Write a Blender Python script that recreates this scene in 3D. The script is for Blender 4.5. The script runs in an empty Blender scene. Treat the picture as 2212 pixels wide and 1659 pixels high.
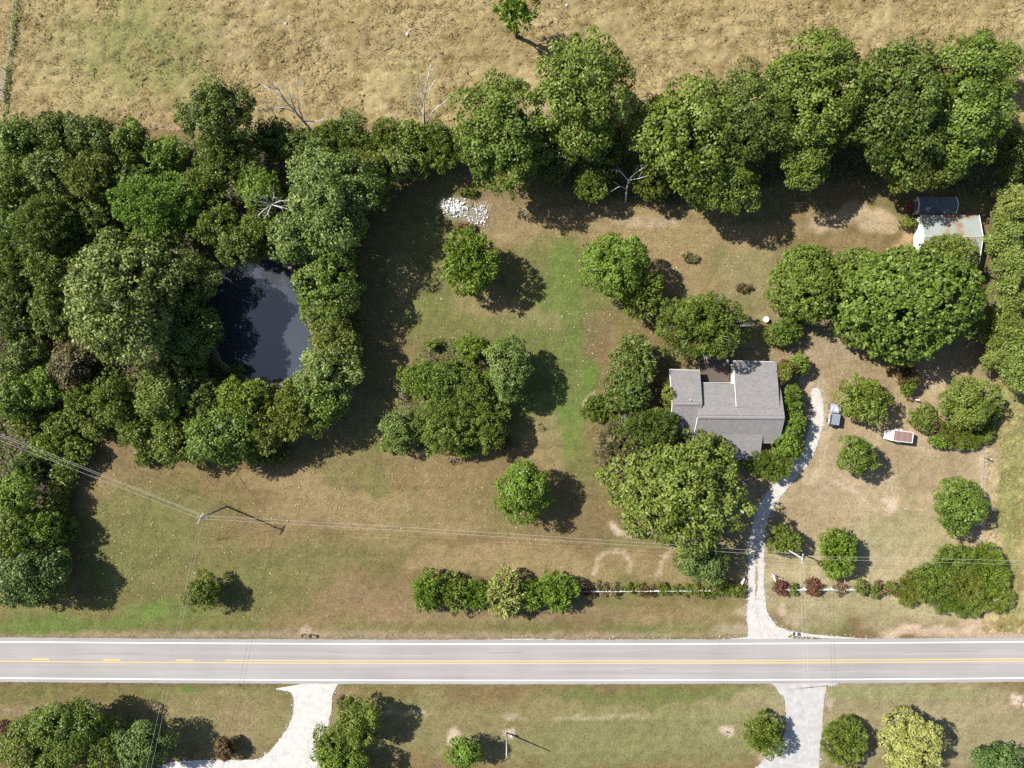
import bpy, math, random
import numpy as np
from mathutils import Vector, Matrix

# ------------------------------------------------------------------ camera, sky, sun, exposure
scene = bpy.context.scene
COL = scene.collection
CAM_H = 127.0                       # drone height in metres
K = 12.093                          # plan units per metre on the ground (survey grid, 2212 x 1659)
SUN_EL, SUN_AZ = 45.0, -66.9        # degrees; the sun stands west-north-west

cam_d = bpy.data.cameras.new('camera')
cam = bpy.data.objects.new('camera', cam_d)
COL.objects.link(cam)
cam.location = (0, 0, CAM_H)
cam.rotation_euler = (0, 0, 0)
cam_d.sensor_fit = 'HORIZONTAL'
cam_d.angle = 2 * math.atan(1106 / K / CAM_H)
cam_d.clip_start = 1.0
cam_d.clip_end = 6000
scene.camera = cam

world = bpy.data.worlds.new('World')
scene.world = world
world.use_nodes = True
wn = world.node_tree
bg = wn.nodes['Background']
sky = wn.nodes.new('ShaderNodeTexSky')
sky.sky_type = 'NISHITA'
sky.sun_disc = False
sky.sun_elevation = math.radians(SUN_EL)
sky.sun_rotation = math.radians(SUN_AZ)
wn.links.new(sky.outputs[0], bg.inputs[0])
bg.inputs[1].default_value = 0.075

sun_d = bpy.data.lights.new('sun', 'SUN')
sun_d.energy = 4.6
sun_d.angle = math.radians(0.53)
sun_d.color = (1.0, 0.95, 0.87)
sun = bpy.data.objects.new('sun', sun_d)
COL.objects.link(sun)
_e, _a = math.radians(SUN_EL), math.radians(SUN_AZ)
_dir = Vector((-math.sin(_a) * math.cos(_e), -math.cos(_a) * math.cos(_e), -math.sin(_e)))
sun.rotation_euler = _dir.to_track_quat('-Z', 'Y').to_euler()
sun.location = (-60, 30, 90)

vs = scene.view_settings
vs.view_transform = 'Standard'
vs.look = 'None'
vs.exposure = 1.08
vs.gamma = 1.0
vs.use_curve_mapping = False
scene.cycles.max_bounces = 6
scene.cycles.diffuse_bounces = 3
scene.cycles.transmission_bounces = 3
scene.cycles.transparent_max_bounces = 4
scene.cycles.use_denoising = False

# ------------------------------------------------------------------ helpers
def P(fx, fy, h=0.0):
    """plan grid + height -> world metres"""
    s = (CAM_H - h) / CAM_H / K
    return ((fx - 1106.0) * s, (829.5 - fy) * s, h)

def F3(px, py, h=0.0):
    return P(px * 0.737333, py * 0.737333, h)

_obn = {}
def link(name, data):
    o = bpy.data.objects.new(name, data)
    COL.objects.link(o)
    return o

def tag(o, label, cat, group=None, kind=None):
    if label: o['label'] = label
    if cat: o['category'] = cat
    if group: o['group'] = group
    if kind: o['kind'] = kind
    return o

def thing(name, label, cat, loc=(0, 0, 0), rz=0.0, group=None):
    o = link(name, None)
    o.empty_display_size = 0.3
    o.location = loc
    o.rotation_euler = (0, 0, rz)
    return tag(o, label, cat, group)

def structure(name, me, mat):
    o = link(name, me)
    if mat: me.materials.append(mat)
    o['kind'] = 'structure'
    return o

def np_mesh(name, co, faces, smooth=False):
    """co (N,3); faces (M,k) int"""
    me = bpy.data.meshes.new(name)
    co = np.ascontiguousarray(co, dtype=np.float32)
    faces = np.ascontiguousarray(faces, dtype=np.int32)
    m, k = faces.shape
    me.vertices.add(len(co))
    me.vertices.foreach_set('co', co.ravel())
    me.loops.add(m * k)
    me.loops.foreach_set('vertex_index', faces.ravel())
    me.polygons.add(m)
    me.polygons.foreach_set('loop_start', np.arange(0, m * k, k, dtype=np.int32))
    if smooth:
        me.polygons.foreach_set('use_smooth', np.ones(m, dtype=bool))
    me.update(calc_edges=True)
    return me

def face_float(me, name, v):
    a = me.attributes.new(name, 'FLOAT', 'FACE')
    a.data.foreach_set('value', np.ascontiguousarray(v, dtype=np.float32))

def color_attr(me, name, rgb, domain):
    a = me.attributes.new(name, 'FLOAT_COLOR', domain)
    c = np.ones((len(rgb), 4), dtype=np.float32)
    c[:, :3] = rgb
    a.data.foreach_set('color', c.ravel())

class MB:
    """collects shapes, builds one mesh object"""
    def __init__(self):
        self.v = []; self.f = []
    def add(self, vs_, fs_):
        b = len(self.v)
        self.v += [tuple(p) for p in vs_]
        self.f += [tuple(i + b for i in f) for f in fs_]
        return self
    def box(self, c, s, rz=0.0, taper=1.0, rx=0.0):
        hx, hy, hz = s[0] / 2, s[1] / 2, s[2] / 2
        R = Matrix.Rotation(rz, 3, 'Z') @ Matrix.Rotation(rx, 3, 'X')
        pts = []
        for z, t in ((-hz, 1.0), (hz, taper)):
            for x, y in ((-hx, -hy), (hx, -hy), (hx, hy), (-hx, hy)):
                p = R @ Vector((x * t, y * t, z))
                pts.append((c[0] + p.x, c[1] + p.y, c[2] + p.z))
        return self.add(pts, [(3, 2, 1, 0), (4, 5, 6, 7), (0, 1, 5, 4), (1, 2, 6, 5), (2, 3, 7, 6), (3, 0, 4, 7)])
    def tube(self, pts, rad, n=6, cap=True):
        pts = [Vector(p) for p in pts]
        if not hasattr(rad, '__len__'): rad = [rad] * len(pts)
        b = len(self.v)
        for i, p in enumerate(pts):
            d = (pts[min(i + 1, len(pts) - 1)] - pts[max(i - 1, 0)])
            d = d.normalized() if d.length > 1e-9 else Vector((0, 0, 1))
            u = d.cross(Vector((0, 0, 1)) if abs(d.z) < 0.9 else Vector((1, 0, 0))).normalized()
            w = d.cross(u)
            for k in range(n):
                a = 2 * math.pi * k / n
                q = p + (u * math.cos(a) + w * math.sin(a)) * rad[i]
                self.v.append((q.x, q.y, q.z))
        for i in range(len(pts) - 1):
            for k in range(n):
                a0 = b + i * n + k; a1 = b + i * n + (k + 1) % n
                self.f.append((a0, a1, a1 + n, a0 + n))
        if cap:
            self.f.append(tuple(b + k for k in range(n))[::-1])
            e = b + (len(pts) - 1) * n
            self.f.append(tuple(e + k for k in range(n)))
        return self
    def cyl(self, c, r, h, n=16, axis='z', r2=None):
        r2 = r if r2 is None else r2
        d = {'z': Vector((0, 0, 1)), 'x': Vector((1, 0, 0)), 'y': Vector((0, 1, 0))}[axis]
        c = Vector(c)
        return self.tube([c - d * h / 2, c + d * h / 2], [r, r2], n)
    def prism(self, outline, z0, z1):
        n = len(outline)
        a = [(x, y, z0) for x, y in outline]; t = [(x, y, z1) for x, y in outline]
        fs = [tuple(range(n))[::-1], tuple(range(n, 2 * n))]
        fs += [(i, (i + 1) % n, n + (i + 1) % n, n + i) for i in range(n)]
        return self.add(a + t, fs)
    def slab(self, quad, th):
        """a plate: top corners given (any number), thickness downwards"""
        n = len(quad)
        b = [(x, y, z - th) for x, y, z in quad]
        fs = [tuple(range(n)), tuple(range(n, 2 * n))[::-1]]
        fs += [(i, n + i, n + (i + 1) % n, (i + 1) % n) for i in range(n)]
        return self.add(list(quad) + b, fs)
    def extrude_x(self, prof, x0, x1):
        """profile in (y, z), extruded along x"""
        n = len(prof)
        a = [(x0, y, z) for y, z in prof]; t = [(x1, y, z) for y, z in prof]
        fs = [tuple(range(n)), tuple(range(n, 2 * n))[::-1]]
        fs += [(i, n + i, n + (i + 1) % n, (i + 1) % n) for i in range(n)]
        return self.add(a + t, fs)
    def build(self, name, mat, parent=None, origin=(0, 0, 0), smooth=False, bevel=0.0, me_only=False):
        me = bpy.data.meshes.new(name)
        o3 = origin
        me.from_pydata([(x - o3[0], y - o3[1], z - o3[2]) for x, y, z in self.v], [], self.f)
        import bmesh
        bm = bmesh.new(); bm.from_mesh(me)
        if bevel:
            try:
                bmesh.ops.bevel(bm, geom=bm.edges[:], offset=bevel, segments=2, affect='EDGES', profile=0.6)
            except Exception:
                pass
        bmesh.ops.recalc_face_normals(bm, faces=bm.faces)
        bm.to_mesh(me); bm.free()
        if smooth:
            for p in me.polygons: p.use_smooth = True
        me.materials.append(mat)
        if me_only: return me
        o = link(name, me)
        if parent: o.parent = parent
        return o

def part(name, me, mat, parent):
    o = link(name, me)
    if mat and not me.materials: me.materials.append(mat)
    o.parent = parent
    return o

# numpy value noise -----------------------------------------------------------
_ng = {}
def noise(x, y, scale, seed=0):
    n = 128
    if seed not in _ng:
        _ng[seed] = np.random.default_rng(1000 + seed).random((n, n))
    g = _ng[seed]
    u = np.asarray(x) / scale + 31.7 * seed; v = np.asarray(y) / scale + 17.3 * seed
    i = np.floor(u).astype(int); j = np.floor(v).astype(int)
    a = u - i; b = v - j
    a = a * a * (3 - 2 * a); b = b * b * (3 - 2 * b)
    i0 = i % n; i1 = (i + 1) % n; j0 = j % n; j1 = (j + 1) % n
    return (g[i0, j0] * (1 - a) + g[i1, j0] * a) * (1 - b) + (g[i0, j1] * (1 - a) + g[i1, j1] * a) * b

def fbm(x, y, scale, seed=0, oct_=3):
    s = 0.0; w = 1.0; t = 0.0
    for k in range(oct_):
        s = s + noise(x, y, scale / 2 ** k, seed + k) * w; t += w; w *= 0.55
    return s / t

def seg_dist(x, y, pts, closed=False):
    d = np.full(np.shape(x), 1e9)
    pts = list(pts) + ([pts[0]] if closed else [])
    for (ax, ay), (bx, by) in zip(pts[:-1], pts[1:]):
        dx, dy = bx - ax, by - ay
        L = dx * dx + dy * dy + 1e-9
        t = np.clip(((x - ax) * dx + (y - ay) * dy) / L, 0, 1)
        d = np.minimum(d, np.hypot(x - ax - t * dx, y - ay - t * dy))
    return d

def inside(x, y, poly):
    c = np.zeros(np.shape(x), dtype=bool)
    n = len(poly)
    for i in range(n):
        x0, y0 = poly[i]; x1, y1 = poly[(i + 1) % n]
        cond = ((y0 > y) != (y1 > y)) & (x < (x1 - x0) * (y - y0) / (y1 - y0 + 1e-12) + x0)
        c ^= cond
    return c

def sstep(a, b, x):
    t = np.clip((x - a) / (b - a), 0, 1)
    return t * t * (3 - 2 * t)

# ------------------------------------------------------------------ materials
def new_mat(name):
    m = bpy.data.materials.new(name)
    m.use_nodes = True
    return m, m.node_tree, m.node_tree.nodes['Principled BSDF']

def nd(nt, t, **kw):
    n = nt.nodes.new(t)
    for k, v in kw.items(): setattr(n, k, v)
    return n

def plain(name, rgb, rough=0.6, metal=0.0, spec=0.4, var=0.12, scale=3.0, bump=0.0):
    m, nt, b = new_mat(name)
    tc = nd(nt, 'ShaderNodeTexCoord')
    no = nd(nt, 'ShaderNodeTexNoise'); no.inputs['Scale'].default_value = scale; no.inputs['Detail'].default_value = 5
    nt.links.new(tc.outputs['Object'], no.inputs['Vector'])
    mx = nd(nt, 'ShaderNodeMix', data_type='RGBA')
    lo = [max(0, c * (1 - var * 1.6)) for c in rgb]; hi = [min(1, c * (1 + var * 1.2)) for c in rgb]
    mx.inputs[6].default_value = (*lo, 1); mx.inputs[7].default_value = (*hi, 1)
    nt.links.new(no.outputs[0], mx.inputs[0])
    nt.links.new(mx.outputs[2], b.inputs['Base Color'])
    b.inputs['Roughness'].default_value = rough
    b.inputs['Metallic'].default_value = metal
    b.inputs['Specular IOR Level'].default_value = spec
    if bump:
        bp = nd(nt, 'ShaderNodeBump'); bp.inputs['Strength'].default_value = bump; bp.inputs['Distance'].default_value = 0.05
        nt.links.new(no.outputs[0], bp.inputs['Height']); nt.links.new(bp.outputs[0], b.inputs['Normal'])
    return m

def leaf_mat(name, dark, mid, light, trans=0.27, rough=0.5):
    m, nt, b = new_mat('leaf_' + name)
    at = nd(nt, 'ShaderNodeAttribute', attribute_name='v')
    cr = nd(nt, 'ShaderNodeValToRGB')
    e = cr.color_ramp.elements
    e[0].position = 0.0; e[0].color = (*dark, 1)
    e[1].position = 1.0; e[1].color = (*light, 1)
    n2 = e.new(0.5); n2.color = (*mid, 1)
    nt.links.new(at.outputs['Fac'], cr.inputs[0])
    oi = nd(nt, 'ShaderNodeObjectInfo')
    hs = nd(nt, 'ShaderNodeHueSaturation')
    mr = nd(nt, 'ShaderNodeMapRange'); mr.inputs['To Min'].default_value = 0.482; mr.inputs['To Max'].default_value = 0.506
    nt.links.new(oi.outputs['Random'], mr.inputs['Value'])
    nt.links.new(mr.outputs[0], hs.inputs['Hue'])
    nt.links.new(cr.outputs[0], hs.inputs['Color'])
    nt.links.new(hs.outputs[0], b.inputs['Base Color'])
    b.inputs['Roughness'].default_value = rough
    b.inputs['Specular IOR Level'].default_value = 0.32
    tr = nd(nt, 'ShaderNodeBsdfTranslucent')
    nt.links.new(hs.outputs[0], tr.inputs['Color'])
    ms = nd(nt, 'ShaderNodeMixShader'); ms.inputs[0].default_value = trans
    nt.links.new(b.outputs[0], ms.inputs[1]); nt.links.new(tr.outputs[0], ms.inputs[2])
    nt.links.new(ms.outputs[0], nt.nodes['Material Output'].inputs['Surface'])
    return m

LEAF = {
    'deep':   leaf_mat('deep', (0.036, 0.056, 0.007), (0.079, 0.118, 0.015), (0.150, 0.205, 0.042)),
    'mid':    leaf_mat('mid', (0.050, 0.078, 0.007), (0.112, 0.168, 0.019), (0.194, 0.265, 0.054)),
    'bright': leaf_mat('bright', (0.055, 0.094, 0.007), (0.125, 0.200, 0.017), (0.202, 0.305, 0.049)),
    'yellow': leaf_mat('yellow', (.070, .098, .010), (.140, .182, .026), (.235, .280, .066)),
    'olive':  leaf_mat('olive', (0.052, 0.072, 0.007), (0.115, 0.156, 0.017), (0.185, 0.240, 0.043)),
    'pale':   leaf_mat('pale', (0.067, 0.098, 0.017), (0.142, 0.195, 0.038), (0.237, 0.305, 0.090)),
    'blue':   leaf_mat('blue', (0.041, 0.068, 0.014), (0.096, 0.150, 0.030), (0.176, 0.250, 0.076)),
    'gold':   leaf_mat('gold', (.150, .170, .034), (.285, .310, .080), (.420, .430, .150)),
    'pine':   leaf_mat('pine', (0.095, 0.128, 0.021), (0.181, 0.238, 0.045), (0.267, 0.335, 0.090)),
    'tan':    leaf_mat('tan', (.10, .092, .036), (.190, .175, .072), (.30, .27, .13)),
    'rust':   leaf_mat('rust', (.070, .042, .018), (.130, .088, .034), (.20, .14, .06)),
    'red':    leaf_mat('red', (.12, .010, .018), (.26, .030, .045), (.40, .08, .11)),
    'pink':   leaf_mat('pink', (.20, .02, .07), (.36, .06, .15), (.50, .16, .27)),
}
BARK = plain('bark', (.10, .078, .058), rough=.9, var=.3, scale=4)
DEADWOOD = plain('dead_wood', (.50, .48, .455), rough=.85, var=.25, scale=5)
TWIG = plain('dry_twig', (.24, .19, .13), rough=.9, var=.25, scale=5)

def vcol_mat(name, attr='col', rough=.95, fine=1.0, bump=.4, nscale=3.0, lo=.78, hi=1.2, trans=0.0):
    m, nt, b = new_mat(name)
    at = nd(nt, 'ShaderNodeAttribute', attribute_name=attr)
    tc = nd(nt, 'ShaderNodeTexCoord')
    no = nd(nt, 'ShaderNodeTexNoise'); no.inputs['Scale'].default_value = nscale; no.inputs['Detail'].default_value = 6; no.inputs['Roughness'].default_value = .72
    nt.links.new(tc.outputs['Object'], no.inputs['Vector'])
    mr = nd(nt, 'ShaderNodeMapRange')
    mr.inputs['From Min'].default_value = .3; mr.inputs['From Max'].default_value = .7
    mr.inputs['To Min'].default_value = lo; mr.inputs['To Max'].default_value = hi
    nt.links.new(no.outputs[0], mr.inputs['Value'])
    vm = nd(nt, 'ShaderNodeVectorMath', operation='MULTIPLY')
    nt.links.new(at.outputs['Color'], vm.inputs[0]); nt.links.new(mr.outputs[0], vm.inputs[1])
    nt.links.new(vm.outputs[0], b.inputs['Base Color'])
    b.inputs['Roughness'].default_value = rough
    b.inputs['Specular IOR Level'].default_value = .12
    if bump:
        bp = nd(nt, 'ShaderNodeBump'); bp.inputs['Strength'].default_value = bump; bp.inputs['Distance'].default_value = .12
        nt.links.new(no.outputs[0], bp.inputs['Height']); nt.links.new(bp.outputs[0], b.inputs['Normal'])
    if trans:
        tr = nd(nt, 'ShaderNodeBsdfTranslucent'); nt.links.new(vm.outputs[0], tr.inputs['Color'])
        ms = nd(nt, 'ShaderNodeMixShader'); ms.inputs[0].default_value = trans
        nt.links.new(b.outputs[0], ms.inputs[1]); nt.links.new(tr.outputs[0], ms.inputs[2])
        nt.links.new(ms.outputs[0], nt.nodes['Material Output'].inputs['Surface'])
    return m

GROUND_M = vcol_mat('lawn_ground', bump=.5, nscale=2.6, lo=.66, hi=1.34)
PASTURE_M = vcol_mat('pasture_ground', bump=.6, nscale=2.2, lo=.7, hi=1.25)
BLADE_M = vcol_mat('grass_blades', bump=0, nscale=1.5, lo=.95, hi=1.3, trans=.45)
# ------------------------------------------------------------------ terrain colours
def pp(pts): return [P(a, b)[:2] for a, b in pts]

POND = pp([(560, 560), (592, 560), (628, 588), (648, 622), (654, 678), (668, 718), (673, 758), (660, 795), (634, 819),
           (602, 826), (560, 820), (520, 806), (480, 780), (450, 720), (440, 660), (460, 610), (510, 578)])
WOOD = pp([(-40, 262), (120, 268), (330, 300), (560, 285), (760, 285), (1000, 300), (1010, 340), (905, 365), (830, 420),
           (785, 560), (790, 760), (735, 900), (640, 950), (540, 975), (430, 995), (335, 960), (232, 940), (190, 985), (170, 1060),
           (150, 1150), (135, 1290), (-40, 1295)])
TREELINE = pp([(985, 300), (1350, 330), (1700, 300), (2000, 260), (2190, 260), (2250, 420), (2130, 440), (1930, 390),
               (1680, 405), (1450, 445), (1260, 425), (1190, 400), (1010, 350)])
EASTWOOD = pp([(2135, 400), (2260, 380), (2260, 850), (2200, 840), (2120, 790), (2140, 640), (2130, 500)])
ISLAND = pp([(915, 735), (1040, 725), (1090, 760), (1095, 960), (1000, 985), (860, 975), (835, 900), (880, 800)])
PAST_S = (829.5 - 285) / K           # south edge of the hay pasture
PAST_E = (2122 - 1106) / K           # west edge of the strip of tall grass on the east

BROWN = np.array((.128, .094, .044)); TAN = np.array((.190, .143, .072)); OLIVE = np.array((.106, .104, .036))
GREEN = np.array((.088, .112, .030)); VIVID = np.array((.078, .120, .024)); PALE = np.array((.235, .188, .112))
BARE = np.array((.36, .285, .215)); SOIL = np.array((.060, .048, .032)); SAND = np.array((.30, .235, .15))
DGREEN = np.array((.072, .085, .030))
# (x, y, rx, ry, colour, strength) on the plan grid
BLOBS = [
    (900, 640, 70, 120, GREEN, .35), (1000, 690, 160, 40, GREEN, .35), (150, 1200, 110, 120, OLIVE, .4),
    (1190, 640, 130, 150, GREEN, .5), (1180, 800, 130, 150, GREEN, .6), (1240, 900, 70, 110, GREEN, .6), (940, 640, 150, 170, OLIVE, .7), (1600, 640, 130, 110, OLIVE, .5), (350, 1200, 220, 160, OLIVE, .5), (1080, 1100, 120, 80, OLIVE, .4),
    (1900, 1020, 420, 330, np.array((.235, .182, .108)), .85), (2050, 1100, 250, 250, np.array((.262, .210, .130)), .75), (1900, 1250, 300, 90, np.array((.245, .212, .122)), .85),  # paler east lawn: sun hot-spot put into the grass colour
    (1100, 1570, 1300, 75, np.array((.150, .130, .060)), .85), (1900, 1560, 420, 110, np.array((.200, .172, .098)), .8),  # second entry: hot-spot brightness painted on the lawn south of the road
    (300, 1490, 500, 30, OLIVE, .6), (1400, 1500, 260, 20, GREEN, .6), (1420, 1600, 330, 70, np.array((.135, .135, .056)), .7), (1900, 1500, 260, 18, np.array((.15, .155, .07)), .6),
    (400, 1490, 22, 8, VIVID, .8),
    (300, 1180, 130, 110, OLIVE, .55), (250, 1230, 60, 60, GREEN, .35), (500, 1250, 100, 60, OLIVE, .6), (640, 1230, 120, 60, OLIVE, .55), (420, 1310, 300, 30, OLIVE, .5),
    (880, 1120, 180, 60, TAN, .45), (720, 1090, 160, 50, TAN, .55), (620, 1040, 140, 28, TAN, .75), (760, 1200, 150, 40, OLIVE, .35),
    (1010, 1215, 150, 30, TAN, .85), (1180, 1200, 120, 40, TAN, .5), (1340, 1220, 150, 45, TAN, .7), (1060, 1330, 380, 30, np.array((.165, .122, .068)), .7), (760, 1310, 120, 35, np.array((.160, .112, .062)), .8), (1480, 1340, 160, 35, TAN, .6),
    (220, 1345, 150, 24, VIVID, .62), (120, 1350, 130, 20, GREEN, .6), (60, 1358, 110, 16, VIVID, .55), (330, 1330, 120, 30, GREEN, .75), (340, 1345, 40, 20, VIVID, .6), (460, 1350, 120, 20, OLIVE, .7),
    (830, 1372, 900, 9, np.array((.20, .155, .10)), .8), (1000, 1355, 300, 14, OLIVE, .5), (1450, 1357, 160, 14, GREEN, .35),
    (60, 1290, 110, 30, TAN, .5),
    (1090, 470, 70, 70, np.array((.165, .12, .068)), .8), (975, 430, 34, 110, GREEN, .55), (930, 600, 60, 110, OLIVE, .6), (900, 690, 50, 70, OLIVE, .5), (880, 590, 30, 60, TAN, .5), (960, 670, 70, 34, GREEN, .35),
    (1110, 640, 100, 40, OLIVE, .45), (1050, 660, 60, 40, TAN, .6), (1150, 690, 60, 40, np.array((.15, .13, .06)), .6), (950, 700, 90, 40, OLIVE, .7), (830, 760, 50, 100, BROWN, .6),
    (1170, 500, 130, 60, TAN, .75), (1190, 560, 60, 50, OLIVE, .6), (1212, 600, 34, 70, VIVID, .72), (1190, 640, 34, 46, GREEN, .8), (1226, 680, 30, 60, GREEN, .6),
    (1225, 750, 30, 60, GREEN, .75), (1278, 808, 30, 42, VIVID, .9), (1246, 925, 28, 46, VIVID, .8), (1255, 860, 26, 46, GREEN, .85), (1190, 800, 46, 60, GREEN, .5), (1160, 860, 60, 70, GREEN, .5), (1270, 980, 36, 60, OLIVE, .8),
    (1175, 960, 60, 60, TAN, .55), (1290, 720, 40, 60, np.array((.11, .078, .045)), .5),
    (1450, 500, 200, 80, TAN, .8), (1400, 480, 80, 14, BARE, .35), (1500, 600, 120, 50, TAN, .7), (1570, 560, 30, 40, OLIVE, .6), (1640, 600, 70, 80, np.array((.165, .145, .07)), .7), (1640, 720, 60, 60, np.array((.15, .13, .06)), .6), (1850, 480, 120, 30, SAND, .75),
    (1900, 485, 60, 26, SAND, .6), (1640, 500, 90, 30, TAN, .6), (1960, 520, 20, 40, np.array((.30, .20, .12)), .7),
    (1770, 770, 70, 90, np.array((.215, .165, .105)), .85), (1760, 820, 22, 40, BARE, .5), (1860, 810, 110, 50, np.array((.20, .152, .088)), .8), (1900, 780, 60, 40, TAN, .7), (2050, 840, 80, 40, SAND, .6),
    (1800, 960, 40, 60, PALE, .5), (1810, 1040, 80, 40, np.array((.235, .18, .115)), .6), (1950, 1150, 120, 50, np.array((.185, .175, .085)), .55), (2010, 1010, 120, 40, np.array((.175, .13, .075)), .6), (1960, 1060, 26, 36, GREEN, .25),
    (1922, 1090, 14, 16, BARE, .75),
    (2060, 1362, 180, 20, np.array((.36, .27, .195)), .85), (2150, 1340, 80, 40, np.array((.36, .27, .195)), .7), (2130, 1375, 150, 8, np.array((.28, .22, .15)), .8), (1820, 1330, 150, 40, np.array((.20, .175, .095)), .7), (1790, 1360, 60, 16, GREEN, .35),
    (1690, 1318, 12, 12, BARE, .6), (1712, 1340, 22, 16, BARE, .35), (1610, 1320, 22, 16, BARE, .4), (1590, 1360, 50, 12, np.array((.27, .23, .16)), .6),
    (978, 1592, 15, 18, BARE, .95), (1100, 1583, 17, 12, BARE, .95), (1570, 1580, 15, 13, BARE, .98), (1700, 1560, 14, 14, BARE, .4), (1676, 1555, 14, 12, BARE, .5), (1790, 1518, 10, 10, BARE, .6), (2195, 1512, 13, 14, BARE, .95), (1672, 1640, 30, 20, np.array((.30, .25, .18)), .7),
    (660, 1362, 14, 10, BARE, .45), (880, 1540, 60, 4, BARE, .45), (1110, 1549, 26, 6, BARE, .5), (1350, 1547, 60, 5, BARE, .35), (1250, 1551, 60, 4, BARE, .3), (835, 1530, 20, 20, BARE, .3), (50, 1536, 60, 6, np.array((.25, .20, .16)), .4),
    (745, 1500, 40, 14, np.array((.17, .115, .065)), .7), (200, 1530, 260, 14, np.array((.165, .125, .066)), .6), (530, 1560, 70, 40, np.array((.165, .13, .07)), .7),
    (930, 800, 40, 40, np.array((.14, .082, .045)), .8), (965, 790, 40, 26, np.array((.15, .09, .05)), .7), (870, 880, 16, 50, SAND, .7),
    (1010, 450, 46, 32, np.array((.24, .21, .15)), .7), (1000, 490, 40, 12, np.array((.13, .085, .045)), .7),
    (1690, 660, 60, 50, np.array((.16, .135, .066)), .6), (1500, 1175, 60, 10, BARE, .4), (1355, 1140, 30, 12, BARE, .0),
]
TRACKS = [  # pale worn lines: (points, half width m, colour, strength)
    ([(1322, 1130), (1335, 1148), (1365, 1157), (1385, 1153), (1400, 1148)], .55, BARE, .8),
    ([(1285, 1240), (1290, 1210), (1305, 1195), (1330, 1190), (1350, 1197), (1362, 1212), (1358, 1235)], .40, BARE, .55),
    ([(1424, 1240), (1428, 1215), (1440, 1196), (1460, 1180), (1490, 1172), (1510, 1172)], .40, BARE, .55),
    ([(1260, 880), (1268, 858), (1280, 850)], .3, BARE, .5),
    ([(1770, 1000), (1785, 1030), (1815, 1050), (1850, 1062)], .35, BARE, .35), ([(1758, 1020), (1775, 1050), (1810, 1070)], .3, BARE, .3),
    ([(1800, 1040), (1840, 1055), (1870, 1085), (1895, 1110)], .3, BARE, .35), ([(1790, 990), (1800, 1020), (1840, 1045), (1880, 1060), (1915, 1090)], .3, BARE, .25),
    ([(1776, 830), (1782, 900), (1785, 950), (1775, 1000), (1740, 1040)], .9, np.array((.30, .24, .165)), .5),
    ([(2128, 830), (2125, 920), (2120, 1000), (2118, 1080), (2116, 1180)], .35, np.array((.33, .26, .20)), .5),
    ([(-40, 1472), (600, 1478)], .5, np.array((.11, .08, .045)), .7), ([(750, 1478), (1660, 1479)], .4, np.array((.12, .11, .05)), .7),
    ([(0, 1383), (500, 1384), (1100, 1384)], .5, np.array((.12, .10, .05)), .5),
]
TRACKS = [(pp(a), w, c, s) for a, w, c, s in TRACKS]

def lawn_rgb(x, y):
    x = np.asarray(x, float); y = np.asarray(y, float)
    wx = x + (fbm(x, y, 7, 3) - .5) * 9 + (noise(x, y, 1.7, 8) - .5) * 1.6
    wy = y + (fbm(x, y, 7, 6) - .5) * 7 + (noise(x, y, 1.7, 9) - .5) * 1.6
    c = np.empty(x.shape + (3,))
    n = fbm(x, y, 14, 11)[..., None]
    c[:] = BROWN
    c += (TAN - BROWN) * np.clip((n - .5) * 2.4, 0, 1) * .6
    n2 = fbm(x, y, 11, 21)[..., None]
    c += (OLIVE - c) * np.clip((n2 - .44) * 3.4, 0, 1) * .8
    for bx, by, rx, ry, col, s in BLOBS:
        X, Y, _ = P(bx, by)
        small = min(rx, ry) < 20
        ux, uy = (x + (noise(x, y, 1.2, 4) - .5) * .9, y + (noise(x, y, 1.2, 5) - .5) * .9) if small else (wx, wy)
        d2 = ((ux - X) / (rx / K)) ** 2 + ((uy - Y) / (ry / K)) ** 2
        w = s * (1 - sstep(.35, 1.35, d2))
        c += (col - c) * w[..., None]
    for pts, hw, col, s in TRACKS:
        d = seg_dist(x + (noise(x, y, .9, 2) - .5) * .6, y, pts)
        w = s * (1 - sstep(hw * .4, hw * 1.5, d)) * (.5 + noise(x, y, 1.1, 7))
        c += (col - c) * np.clip(w, 0, 1)[..., None]
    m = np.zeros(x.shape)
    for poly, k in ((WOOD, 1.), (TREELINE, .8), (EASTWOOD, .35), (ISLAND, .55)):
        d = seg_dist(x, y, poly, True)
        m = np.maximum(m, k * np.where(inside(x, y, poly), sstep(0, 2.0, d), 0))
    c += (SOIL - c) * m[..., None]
    g = (.82 + .36 * noise(x, y, .8, 14)) * (.93 + .14 * noise(x * .02, y, .75, 15)) * (.95 + .1 * noise(x * .012, y, 2.2, 16))
    return np.clip(c * g[..., None], .004, .9)

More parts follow.
